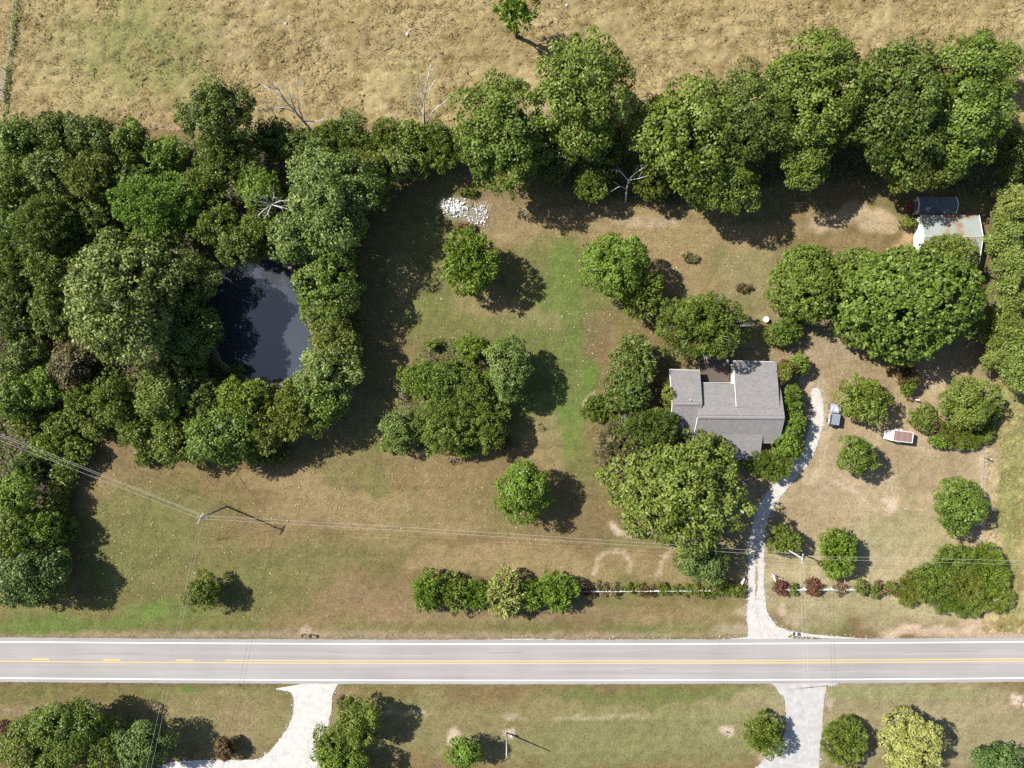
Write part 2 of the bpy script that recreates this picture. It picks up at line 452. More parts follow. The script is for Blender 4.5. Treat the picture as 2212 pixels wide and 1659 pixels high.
HAY = np.array((.220, .172, .082)); HAYP = np.array((.284, .228, .120)); HAYG = np.array((.156, .154, .056)); HAYD = np.array((.150, .112, .045))
def pasture_rgb(x, y):
    x = np.asarray(x, float); y = np.asarray(y, float)
    c = np.empty(x.shape + (3,)); c[:] = HAY
    n = fbm(x, y, 9, 31)[..., None]
    c += (HAYP - c) * np.clip((n - .48) * 3, 0, 1) * .7
    n = fbm(x * .5, y, 1.5, 34)[..., None]
    c += (HAYD - c) * np.clip((n - .5) * 3.5, 0, 1) * .8
    wx = x + (fbm(x, y, 8, 3) - .5) * 12; wy = y + (fbm(x, y, 8, 6) - .5) * 12
    for bx, by, rx, ry, s in ((330, 90, 170, 130, .85), (200, 60, 130, 90, .5), (420, 200, 130, 70, .55), (180, 180, 120, 90, .4), (880, 170, 90, 60, .25), (2160, 950, 70, 330, .8), (2180, 1200, 60, 220, .7), (2130, 150, 60, 70, .3)):
        X, Y, _ = P(bx, by)
        d2 = ((wx - X) / (rx / K)) ** 2 + ((wy - Y) / (ry / K)) ** 2
        w = s * (1 - sstep(.2, 1.5, d2)) * np.clip(fbm(x, y, 2.2, 41) * 2.2 - .35, 0, 1)
        c += (HAYG - c) * w[..., None]
    for bx, by, rx, ry, s in ((515, 212, 14, 16, .7), (700, 285, 500, 10, .6), (885, 70, 8, 10, .5), (1170, 270, 30, 60, .5), (2130, 1050, 20, 350, .4), (1400, 230, 60, 14, .3)):
        X, Y, _ = P(bx, by)
        d2 = ((wx * .3 + x * .7 - X) / (rx / K)) ** 2 + ((wy * .3 + y * .7 - Y) / (ry / K)) ** 2
        c += (np.array((.36, .27, .19)) - c) * (s * (1 - sstep(.3, 1.4, d2)))[..., None]
    c *= (1 + .08 * sstep(PAST_E - 4, PAST_E + 2, x) * sstep(20, 0, y))[..., None]
    # swathes left by the mower run east-west
    st = noise(x * .03, y, .9, 51)[..., None]; s2 = noise(x * .012, y, 2.6, 53)[..., None]
    c *= .80 + .22 * st + .18 * s2
    return np.clip(c, .004, .9)

# ------------------------------------------------------------------ ground sheet
def axis(lo, hi, step, far):
    inner = np.arange(lo, hi + step / 2, step)
    out = []; d = step * 2; p = hi
    while p < far:
        p = p + d; out.append(p); d *= 1.45
    left = []; d = step * 2; p = lo
    while p > -far:
        p = p - d; left.append(p); d *= 1.45
    return np.concatenate([np.array(left[::-1]), inner, np.array(out)])

gx = axis(-96, 96, .55, 2500); gy = axis(-73, 47, .55, 2500)
GX, GY = np.meshgrid(gx, gy)
dpond = seg_dist(GX, GY, POND, True); inp = inside(GX, GY, POND)
sd = np.where(inp, -dpond, dpond)
Z = -.03 - .03 * noise(GX, GY, 3.0, 61)
Z = Z - 1.15 * (1 - sstep(-.9, 1.1, sd)) - .6 * (1 - sstep(-4, 0, sd))
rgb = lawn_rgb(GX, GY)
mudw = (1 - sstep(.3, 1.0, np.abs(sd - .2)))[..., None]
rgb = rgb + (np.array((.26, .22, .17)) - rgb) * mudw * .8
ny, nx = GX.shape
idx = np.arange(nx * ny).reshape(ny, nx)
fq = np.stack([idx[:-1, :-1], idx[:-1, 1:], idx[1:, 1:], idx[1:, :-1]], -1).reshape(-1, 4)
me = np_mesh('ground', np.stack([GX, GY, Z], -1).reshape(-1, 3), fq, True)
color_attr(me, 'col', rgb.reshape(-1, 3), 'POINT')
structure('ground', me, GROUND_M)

# pasture: tall tufted hay on the north, and the strip of tall grass on the east
def sheet(name, x0, x1, y0, y1, step, edge):
    xs = np.arange(x0, x1, step); ys = np.arange(y0, y1, step)
    X, Y = np.meshgrid(xs, ys)
    e = edge(X, Y)
    z = .10 + .34 * (fbm(X * .7, Y, 1.5, 71, 2) - .3) + .36 * (noise(X * .75, Y, .8, 74) - .5) + .2 * (fbm(X, Y, 6, 77, 1) - .5)
    z = np.where(e > 0, z * sstep(0, 1.2, e) - .12 * (1 - sstep(0, .6, e)), -.12)
    n, m_ = X.shape
    ii = np.arange(n * m_).reshape(n, m_)
    f = np.stack([ii[:-1, :-1], ii[:-1, 1:], ii[1:, 1:], ii[1:, :-1]], -1).reshape(-1, 4)
    me = np_mesh(name, np.stack([X, Y, z], -1).reshape(-1, 3), f, True)
    color_attr(me, 'col', pasture_rgb(X, Y).reshape(-1, 3), 'POINT')
    return structure(name, me, PASTURE_M)

def edge_n(x, y): return y - PAST_S - (fbm(x, y, 5, 81) - .5) * 2.0
def edge_e(x, y): return np.minimum(x - PAST_E - (fbm(x, y, 5, 83) - .5) * 1.4, np.minimum((829.5 - 820) / K - y, y + (1368 - 829.5) / K))
sheet('pasture', -112, 112, PAST_S - 2, 82, .38, edge_n)
sheet('tall_grass_field', PAST_E - 1.5, 112, -45.5, 1.5, .40, edge_e)

# grass blades: loose triangles, nobody could count them
def blades(name, label, pos, z, rgb, length, width, rng, lean=.75):
    n = len(pos)
    a = rng.random(n) * 6.283; L = length * (.5 + rng.random(n)); t = (.35 + .6 * rng.random(n)) * lean
    base = np.stack([pos[:, 0], pos[:, 1], z - .03], -1)
    tip = base + np.stack([np.cos(a) * L * t, np.sin(a) * L * t, L * np.sqrt(np.clip(1 - t * t, .05, 1)) + .03], -1)
    b = a + 1.57 + (rng.random(n) - .5)
    w = np.stack([np.cos(b), np.sin(b), 0 * b], -1) * (width * (.6 + .8 * rng.random(n)))[:, None]
    co = np.stack([base - w, base + w, tip], 1).reshape(-1, 3)
    me = np_mesh(name, co, np.arange(3 * n).reshape(-1, 3))
    color_attr(me, 'col', np.clip(rgb * (.72 + .6 * rng.random((n, 1))), .003, .9), 'FACE')
    o = link(name, me); me.materials.append(BLADE_M)
    tag(o, label, 'grass', kind='stuff')
    return o

rng = np.random.default_rng(5)
n = 130000
p = np.stack([rng.uniform(-95, 92, n), rng.uniform(-72, PAST_S, n)], -1)
ROADY = lambda x: P(0, 1430.5 - 0.0)[1] + .42 * (np.minimum(np.abs(x), 110) / 91.5) ** 2
keep = (~inside(p[:, 0], p[:, 1], POND)) & (np.abs(p[:, 1] - ROADY(p[:, 0])) > 4.0 - .35 * rng.random(n)) & (edge_e(p[:, 0], p[:, 1]) < 0)
keep &= ~(inside(p[:, 0], p[:, 1], WOOD))
DRIVE_KEEP = []
p = p[keep]
# ------------------------------------------------------------------ road and drives
def asphalt_mat():
    m, nt, b = new_mat('asphalt')
    tc = nd(nt, 'ShaderNodeTexCoord')
    mp = nd(nt, 'ShaderNodeMapping'); mp.inputs['Scale'].default_value = (.025, 1.3, 1)
    nt.links.new(tc.outputs['Object'], mp.inputs[0])
    st = nd(nt, 'ShaderNodeTexNoise'); st.inputs['Scale'].default_value = 1.0; st.inputs['Detail'].default_value = 5
    nt.links.new(mp.outputs[0], st.inputs['Vector'])
    fi = nd(nt, 'ShaderNodeTexNoise'); fi.inputs['Scale'].default_value = 9; fi.inputs['Detail'].default_value = 6; fi.inputs['Roughness'].default_value = .8
    nt.links.new(tc.outputs['Object'], fi.inputs['Vector'])
    bl = nd(nt, 'ShaderNodeTexNoise'); bl.inputs['Scale'].default_value = .12; bl.inputs['Detail'].default_value = 4
    nt.links.new(tc.outputs['Object'], bl.inputs['Vector'])
    def ramp(src, lo, hi, a, c):
        mr = nd(nt, 'ShaderNodeMapRange')
        mr.inputs['From Min'].default_value = lo; mr.inputs['From Max'].default_value = hi
        mr.inputs['To Min'].default_value = a; mr.inputs['To Max'].default_value = c
        nt.links.new(src, mr.inputs['Value']); return mr.outputs[0]
    m1 = nd(nt, 'ShaderNodeMath', operation='MULTIPLY'); nt.links.new(ramp(st.outputs[0], .3, .7, .86, 1.07), m1.inputs[0]); nt.links.new(ramp(fi.outputs[0], .3, .7, .93, 1.07), m1.inputs[1])
    m2 = nd(nt, 'ShaderNodeMath', operation='MULTIPLY'); nt.links.new(m1.outputs[0], m2.inputs[0]); nt.links.new(ramp(bl.outputs[0], .35, .65, .95, 1.05), m2.inputs[1])
    vm = nd(nt, 'ShaderNodeVectorMath', operation='SCALE'); vm.inputs[0].default_value = (.262, .250, .243)
    nt.links.new(m2.outputs[0], vm.inputs['Scale'])
    nt.links.new(vm.outputs[0], b.inputs['Base Color'])
    b.inputs['Roughness'].default_value = .9; b.inputs['Specular IOR Level'].default_value = .2
    return m
ASPHALT = asphalt_mat()
WHITE_LINE = plain('white_road_paint', (.60, .60, .58), rough=.8, var=.1, scale=2)
YELLOW_LINE = plain('yellow_road_paint', (.50, .36, .13), rough=.8, var=.1, scale=2)

def gravel_mat(name, rgb, k=.35):
    m, nt, b = new_mat(name)
    tc = nd(nt, 'ShaderNodeTexCoord')
    vo = nd(nt, 'ShaderNodeTexVoronoi'); vo.inputs['Scale'].default_value = 11
    nt.links.new(tc.outputs['Object'], vo.inputs['Vector'])
    no = nd(nt, 'ShaderNodeTexNoise'); no.inputs['Scale'].default_value = .9; no.inputs['Detail'].default_value = 7; no.inputs['Roughness'].default_value = .7
    nt.links.new(tc.outputs['Object'], no.inputs['Vector'])
    mr = nd(nt, 'ShaderNodeMapRange'); mr.inputs['From Min'].default_value = .3; mr.inputs['From Max'].default_value = .68
    mr.inputs['To Min'].default_value = 1 - k; mr.inputs['To Max'].default_value = 1.1
    nt.links.new(no.outputs[0], mr.inputs['Value'])
    mr2 = nd(nt, 'ShaderNodeMapRange'); mr2.inputs['To Min'].default_value = .92; mr2.inputs['To Max'].default_value = 1.05
    nt.links.new(vo.outputs['Color'], mr2.inputs['Value'])
    mm = nd(nt, 'ShaderNodeMath', operation='MULTIPLY'); nt.links.new(mr.outputs[0], mm.inputs[0]); nt.links.new(mr2.outputs[0], mm.inputs[1])
    vm = nd(nt, 'ShaderNodeVectorMath', operation='SCALE'); vm.inputs[0].default_value = rgb
    nt.links.new(mm.outputs[0], vm.inputs['Scale']); nt.links.new(vm.outputs[0], b.inputs['Base Color'])
    b.inputs['Roughness'].default_value = .95; b.inputs['Specular IOR Level'].default_value = .15
    bp = nd(nt, 'ShaderNodeBump'); bp.inputs['Strength'].default_value = .12; bp.inputs['Distance'].default_value = .03
    nt.links.new(vo.outputs['Distance'], bp.inputs['Height']); nt.links.new(bp.outputs[0], b.inputs['Normal'])
    return m
GRAVEL = gravel_mat('limestone_gravel', (.425, .40, .37), .26)
GRAVEL_W = gravel_mat('white_gravel', (.425, .412, .39), .22)
PAVED = gravel_mat('worn_concrete_drive', (.36, .352, .345), .25)

def ribbon_x(name, x0, x1, off, half, z, mat, parent=None, step=1.0, jag=0.0, seed=1):
    xs = np.arange(x0, x1 + 1e-6, step) if step < (x1 - x0) else np.array([x0, x1])
    yc = ROADY(xs) + off
    ja = (noise(xs, xs * 0 + seed, .8, 91) - .5) * jag; jb = (noise(xs, xs * 0 + seed + 9, .8, 92) - .5) * jag
    co = np.concatenate([np.stack([xs, yc - half + ja, xs * 0 + z], -1), np.stack([xs, yc + half + jb, xs * 0 + z], -1)])
    n = len(xs); i = np.arange(n - 1)
    me = np_mesh(name, co, np.stack([i, i + 1, i + 1 + n, i + n], -1))
    if parent is None: return structure(name, me, mat)
    return part(name, me, mat, parent)

# half distance between the white edge lines is 3.25 m
road = ribbon_x('road', -600, 600, 0.06, 3.98, .012, ASPHALT, None, .5, .12)
rd = lambda n, x0, x1, off, hw, m: ribbon_x(n, x0, x1, off, hw, .0165, m, road, 1.0)
rd('edge_line', -600, 600, 3.24, .105, WHITE_LINE)
rd('edge_line', -600, 600, -3.24, .105, WHITE_LINE)
xl = lambda px: (px - 1500) / 16.4
rd('centre_line', -600, 600, -.22, .085, YELLOW_LINE)
rd('centre_line', xl(660), 600, .22, .085, YELLOW_LINE)
for a, b_ in ((95, 147), (303, 360), (517, 573), (-115, -63), (-325, -273)):
    rd('lane_dash', xl(a), xl(b_), .16, .13, YELLOW_LINE)

SEAL = plain('crack_sealant', (.175, .168, .165), rough=.8, var=.25, scale=2)
rgs = np.random.default_rng(4)
for x0_, x1_, off_ in ((-32.5, -14.0, 1.62), (52.0, 60.5, -1.75), (-76, -66, 1.3), (20, 27, -1.5), (-4, 2, 1.5), (70, 84, 1.55)):
    xs = np.arange(x0_, x1_, .35); yc = ROADY(xs) + off_ + np.cumsum(rgs.normal(0, .03, len(xs))); w_ = .02 + .04 * rgs.random(len(xs))
    co = np.concatenate([np.stack([xs, yc - w_, xs * 0 + .0145], -1), np.stack([xs, yc + w_, xs * 0 + .0145], -1)]); i = np.arange(len(xs) - 1); n_ = len(xs)
    part('sealed_crack', np_mesh('sealed_crack', co, np.stack([i, i + 1, i + 1 + n_, i + n_], -1)), SEAL, road)

def smooth_path(pts, n=8):
    out = []
    P_ = [pts[0]] + list(pts) + [pts[-1]]
    for i in range(1, len(P_) - 2):
        p0, p1, p2, p3 = (np.array(P_[j], float) for j in (i - 1, i, i + 1, i + 2))
        for t in np.linspace(0, 1, n, endpoint=False):
            out.append(.5 * ((2 * p1) + (-p0 + p2) * t + (2 * p0 - 5 * p1 + 4 * p2 - p3) * t * t + (-p0 + 3 * p1 - 3 * p2 + p3) * t ** 3))
    out.append(np.array(P_[-2], float))
    return np.array(out)

def path_ribbon(pts, z, rng_seed, jag=.35):
    """pts: (plan x, plan y, half width in plan units) -> mesh co, faces (three columns across)"""
    s = smooth_path([(*P(a, b)[:2], w / K) for a, b, w in pts], 14)
    d = np.gradient(s[:, :2], axis=0); d /= np.linalg.norm(d, axis=1)[:, None] + 1e-9
    nrm = np.stack([-d[:, 1], d[:, 0]], -1)
    t = np.cumsum(np.r_[0, np.hypot(*np.diff(s[:, :2], axis=0).T)])
    ja = (fbm(t, t * 0 + rng_seed, 1.0, 95) - .5) * jag * 2; jb = (fbm(t, t * 0 + rng_seed + 5, 1.0, 97) - .5) * jag * 2
    L = s[:, :2] + nrm * (s[:, 2] + ja)[:, None]; R = s[:, :2] - nrm * (s[:, 2] + jb)[:, None]
    n = len(s)
    co = np.concatenate([np.c_[L, np.full(n, z)], np.c_[R, np.full(n, z)]])
    i = np.arange(n - 1)
    DRIVE_KEEP.append((s[:, :2], s[:, 2]))
    return co, np.stack([i, i + n, i + n + 1, i + 1], -1)

def join_np(lst):
    co = []; f = []; b = 0
    for c, q in lst:
        co.append(c); f.append(q + b); b += len(c)
    return np.concatenate(co), np.concatenate(f)

drv = [path_ribbon([(1760, 838, 6), (1763, 858, 12), (1767, 900, 13), (1757, 945, 13), (1737, 990, 13.5), (1703, 1030, 13.5), (1673, 1066, 13.5), (1650, 1105, 14), (1638, 1145, 15), (1635, 1178, 16)], .006, 1),
       path_ribbon([(1626, 1165, 8), (1624, 1210, 8), (1624, 1262, 8), (1624, 1300, 9), (1627, 1335, 13), (1636, 1365, 22), (1645, 1390, 46)], .009, 2, .25),
       path_ribbon([(1645, 1165, 8), (1644, 1210, 7), (1643, 1262, 7), (1643, 1300, 9), (1650, 1335, 13), (1664, 1365, 22), (1680, 1390, 40)], .0075, 3, .25),
       path_ribbon([(1545, 1387, 3), (1600, 1384, 6), (1660, 1382, 9), (1720, 1385, 5), (1760, 1387, 2)], .0045, 4, .15),
       path_ribbon([(1690, 1366, 5), (1720, 1369, 4), (1760, 1374, 3), (1820, 1379, 3), (1900, 1385, 3), (2000, 1387, 2)], .003, 5, .15),
       path_ribbon([(1050, 1385, 2), (1130, 1383, 3), (1250, 1385, 3), (1400, 1385, 3), (1560, 1386, 4)], .003, 6, .2)]
co, f = join_np(drv)
structure('gravel_driveway', np_mesh('gravel_driveway', co, f), GRAVEL)

drv2 = [path_ribbon([(672, 1474, 78), (674, 1486, 56), (675, 1500, 44), (675, 1530, 40), (668, 1565, 40), (648, 1610, 44), (618, 1660, 52), (560, 1720, 70)], .006, 11, .2),
        path_ribbon([(640, 1646, 26), (560, 1664, 24), (480, 1670, 28), (390, 1674, 30), (330, 1690, 34)], .009, 12, .2),
        path_ribbon([(690, 1560, 8), (680, 1620, 14), (690, 1690, 20)], .0045, 14, .5)]
co, f = join_np(drv2)
structure('white_gravel_driveway', np_mesh('white_gravel_driveway', co, f), GRAVEL_W)
drv3 = [path_ribbon([(1735, 1474, 76), (1735, 1486, 56), (1737, 1500, 45), (1738, 1530, 41), (1736, 1580, 39), (1725, 1625, 48), (1710, 1665, 66), (1690, 1720, 90)], .006, 13, .15)]
co, f = join_np(drv3)
structure('paved_driveway', np_mesh('paved_driveway', co, f), PAVED)

# ------------------------------------------------------------------ pond water
def water_mat():
    m, nt, b = new_mat('pond_water')
    b.inputs['Base Color'].default_value = (.068, .060, .048, 1)
    b.inputs['Roughness'].default_value = .02
    b.inputs['IOR'].default_value = 1.33; b.inputs['Specular IOR Level'].default_value = 1.0; b.inputs['Coat Weight'].default_value = 1.0; b.inputs['Coat IOR'].default_value = 1.6; b.inputs['Coat Roughness'].default_value = .02
    tc = nd(nt, 'ShaderNodeTexCoord')
    no = nd(nt, 'ShaderNodeTexNoise'); no.inputs['Scale'].default_value = .35; no.inputs['Detail'].default_value = 4
    nt.links.new(tc.outputs['Object'], no.inputs['Vector'])
    mx = nd(nt, 'ShaderNodeMix', data_type='RGBA')
    mx.inputs[6].default_value = (.032, .041, .058, 1); mx.inputs[7].default_value = (.054, .055, .056, 1)  # bluish base tint stands in for part of the sky reflection
    nt.links.new(no.outputs[0], mx.inputs[0]); nt.links.new(mx.outputs[2], b.inputs['Base Color'])
    n2 = nd(nt, 'ShaderNodeTexNoise'); n2.inputs['Scale'].default_value = 2.5; n2.inputs['Detail'].default_value = 3
    nt.links.new(tc.outputs['Object'], n2.inputs['Vector'])
    bp = nd(nt, 'ShaderNodeBump'); bp.inputs['Strength'].default_value = .015; bp.inputs['Distance'].default_value = .03
    nt.links.new(n2.outputs[0], bp.inputs['Height']); nt.links.new(bp.outputs[0], b.inputs['Normal'])
    return m
mb = MB()
cxp = sum(q[0] for q in POND) / len(POND); cyp = sum(q[1] for q in POND) / len(POND)
ring = [((x - cxp) * 1.06 + cxp, (y - cyp) * 1.06 + cyp, -.62) for x, y in POND]
mb.add([(cxp, cyp, -.62)] + ring, [(0, i + 1, (i + 1) % len(ring) + 1) for i in range(len(ring))])
o = mb.build('pond_water', water_mat()); o['kind'] = 'structure'

# ------------------------------------------------------------------ lawn and hay blades
m_ = np.ones(len(p), bool)
for c_, w_ in DRIVE_KEEP:
    d = np.full(len(p), 1e9)
    for q, w in zip(c_[::3], w_[::3]):
        d = np.minimum(d, np.hypot(p[:, 0] - q[0], p[:, 1] - q[1]) - w)
    m_ &= d > -.55 * np.random.default_rng(8).random(len(p)) ** 2
p = p[m_]
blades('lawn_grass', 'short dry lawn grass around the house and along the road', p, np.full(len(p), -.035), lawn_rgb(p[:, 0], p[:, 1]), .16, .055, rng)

n = 80000
q = np.stack([rng.uniform(-100, 100, n), rng.uniform(PAST_S - .5, 74, n)], -1)
q = q[(edge_n(q[:, 0], q[:, 1]) > 0) & (fbm(q[:, 0], q[:, 1], 1.7, 71, 2) + rng.random(len(q)) * .35 > .52)]
blades('hay_grass', 'tufted straw coloured hay covering the pasture', q, .10 + .30 * (fbm(q[:, 0], q[:, 1], 1.7, 71, 2) - .3), pasture_rgb(q[:, 0], q[:, 1]), .24, .07, rng, 1.02)
n = 14000
q = np.stack([rng.uniform(PAST_E - .5, 100, n), rng.uniform(-45, 1, n)], -1)
q = q[edge_e(q[:, 0], q[:, 1]) > 0]
blades('tall_grass', 'tall pale grass on the strip beyond the wire fence', q, .10 + .30 * (fbm(q[:, 0], q[:, 1], 1.7, 71, 2) - .3), pasture_rgb(q[:, 0], q[:, 1]), .24, .07, rng, 1.02)

# hummocks of matted hay: little uneven mounds
def mounds(name, label, q, rg):
    n = len(q); k = 6
    r = (.14 + .34 * rg.random(n) ** 2); h = r * rg.uniform(.3, .62, n)
    z0 = .10 + .34 * (fbm(q[:, 0] * .7, q[:, 1], 1.5, 71, 2) - .3) + .36 * (noise(q[:, 0] * .75, q[:, 1], .8, 74) - .5)
    a = rg.random(n)[:, None] * 6.28 + np.arange(k)[None] * (6.283 / k) + rg.normal(0, .2, (n, k))
    rr = r[:, None] * rg.uniform(.35, 1.6, (n, k))
    ring = np.stack([q[:, :1] + np.cos(a) * rr * 1.35, q[:, 1:2] + np.sin(a) * rr, np.repeat(z0[:, None] - .06, k, 1)], -1)
    topv = np.stack([q[:, 0] + rg.normal(0, .12, n), q[:, 1] + rg.normal(0, .1, n), z0 + h], -1)[:, None]
    co = np.concatenate([topv, ring], 1)
    b_ = np.arange(n)[:, None, None] * (k + 1)
    f = np.stack([np.zeros(k, int), 1 + np.arange(k), 1 + (np.arange(k) + 1) % k], -1)[None] + b_
    me = np_mesh(name, co.reshape(-1, 3), f.reshape(-1, 3), True)
    c = pasture_rgb(q[:, 0], q[:, 1]) * rg.uniform(.82, 1.2, (n, 1))
    color_attr(me, 'col', np.clip(np.repeat(c, k + 1, 0), .003, .9), 'POINT')
    me.materials.append(PASTURE_M)
    return tag(link(name, me), label, 'hay', kind='stuff')
rgm = np.random.default_rng(33)
q = np.stack([rgm.uniform(-100, 100, 24000), rgm.uniform(PAST_S - .5, 76, 24000)], -1)
q = q[(edge_n(q[:, 0], q[:, 1]) > .4) & (fbm(q[:, 0], q[:, 1], 3, 44, 2) + rgm.random(len(q)) * .5 > .5)]
mounds('hay_hummocks', 'lumpy hummocks of matted straw in the pasture', q, rgm)
q = np.stack([rgm.uniform(PAST_E - .5, 100, 3600), rgm.uniform(-45, 1, 3600)], -1)
q = q[edge_e(q[:, 0], q[:, 1]) > .4]
mounds('grass_hummocks', 'lumpy pale tufts in the strip beyond the wire fence', q, rgm)

# fallen leaves: pale flecks under and around the yard trees
n = 3800
ctr = np.array([P(a, b)[:2] for a, b in [(1060, 600), (1300, 620), (1250, 740), (1500, 520), (1180, 1120), (1450, 1150), (1800, 720), (1650, 700), (700, 1050), (330, 1240), (600, 1230), (1000, 1060), (1330, 740), (1200, 470), (250, 1150), (1500, 560), (880, 640), (1900, 700)]])
q = ctr[rng.integers(0, len(ctr), n)] + rng.normal(0, 6.5, (n, 2))
q = q[(~inside(q[:, 0], q[:, 1], WOOD)) & (~inside(q[:, 0], q[:, 1], POND)) & (q[:, 1] > -43)]
n = len(q); a = rng.random(n) * 6.28; L = .06 + .09 * rng.random(n) ** 2
co = np.stack([np.stack([q[:, 0] + np.cos(a + k * 1.571) * L * (1 if k % 2 else .7), q[:, 1] + np.sin(a + k * 1.571) * L * (1 if k % 2 else .7), .03 + .04 * rng.random(n)], -1) for k in range(4)], 1).reshape(-1, 3)
me = np_mesh('fallen_leaves', co, np.arange(4 * n).reshape(-1, 4))
face_float(me, 'v', rng.random(n))
LITTER = leaf_mat('litter', (.16, .11, .05), (.34, .26, .15), (.58, .50, .36), .1, .8)
me.materials.append(LITTER)
tag(link('fallen_leaves', me), 'pale fallen leaves scattered over the lawn', 'leaves', kind='stuff')

# loose stones kicked out along the edges of the drives
rgl = np.random.default_rng(21); pts_ = []
for (c_, w_), dens in zip(DRIVE_KEEP, (26, 26, 26, 16, 16, 8, 14, 10, 40, 14)):
    for (x_, y_), (x2, y2), w in zip(c_[:-1], c_[1:], w_[:-1]):
        L_ = math.hypot(x2 - x_, y2 - y_) + 1e-6; k_ = int(dens * L_) + 1
        t_ = rgl.random(k_); sgn = rgl.choice([-1, 1], k_); off = sgn * (w + rgl.normal(.05, .32, k_))
        pts_.append(np.stack([x_ + (x2 - x_) * t_ - (y2 - y_) / L_ * off, y_ + (y2 - y_) * t_ + (x2 - x_) / L_ * off], -1))
q = np.concatenate(pts_); q = q[np.abs(q[:, 1] - ROADY(q[:, 0]) - .06) > 4.0]
n = len(q); a = rgl.random(n) * 6.28; L = .05 + .09 * rgl.random(n) ** 2
co = np.stack([np.stack([q[:, 0] + np.cos(a + k * 1.571) * L, q[:, 1] + np.sin(a + k * 1.571) * L * .8, np.full(n, .014) + .03 * rgl.random(n)], -1) for k in range(4)], 1).reshape(-1, 3)
me = np_mesh('loose_gravel', co, np.arange(4 * n).reshape(-1, 4)); face_float(me, 'v', rgl.random(n))
me.materials.append(leaf_mat('stone_chips', (.20, .185, .165), (.36, .34, .315), (.55, .53, .50), 0.0, .95))
tag(link('loose_gravel', me), 'pale loose gravel along the edges of the drives', 'gravel', kind='stuff')
# ------------------------------------------------------------------ vegetation
# clump radius, leaf length, leaf width, cover, radial (0 flat leaf .. 1 shoot pointing out), outline roughness, lowest direction
STYLE = {  # ..., sub-lobes, lobe size
    'oak':   (1.10, .35, .25, 1.90, .15, .42, -.40, 8, .50),
    'maple': (.85, .33, .24, 1.85, .15, .34, -.45, 6, .55),
    'big':   (.50, .42, .34, 1.95, .05, .14, -.50, 7, .66),
    'fine':  (.72, .36, .18, 1.70, .50, .40, -.60, 6, .52),
    'spike': (.60, .74, .24, 1.85, .60, .24, -.55, 3, .68),
    'cedar': (.55, .40, .14, 1.93, .55, .22, -.65, 4, .60),
    'pine':  (.95, .36, .17, 1.85, .45, .30, -.60, 8, .46),
    'shrub': (.42, .30, .20, 1.85, .40, .28, -.35, 4, .60),
    'spray': (.50, .85, .13, 1.85, .8, .34, -.25, 3, .65),
}
def unit(v): return v / (np.linalg.norm(v, axis=-1, keepdims=True) + 1e-9)

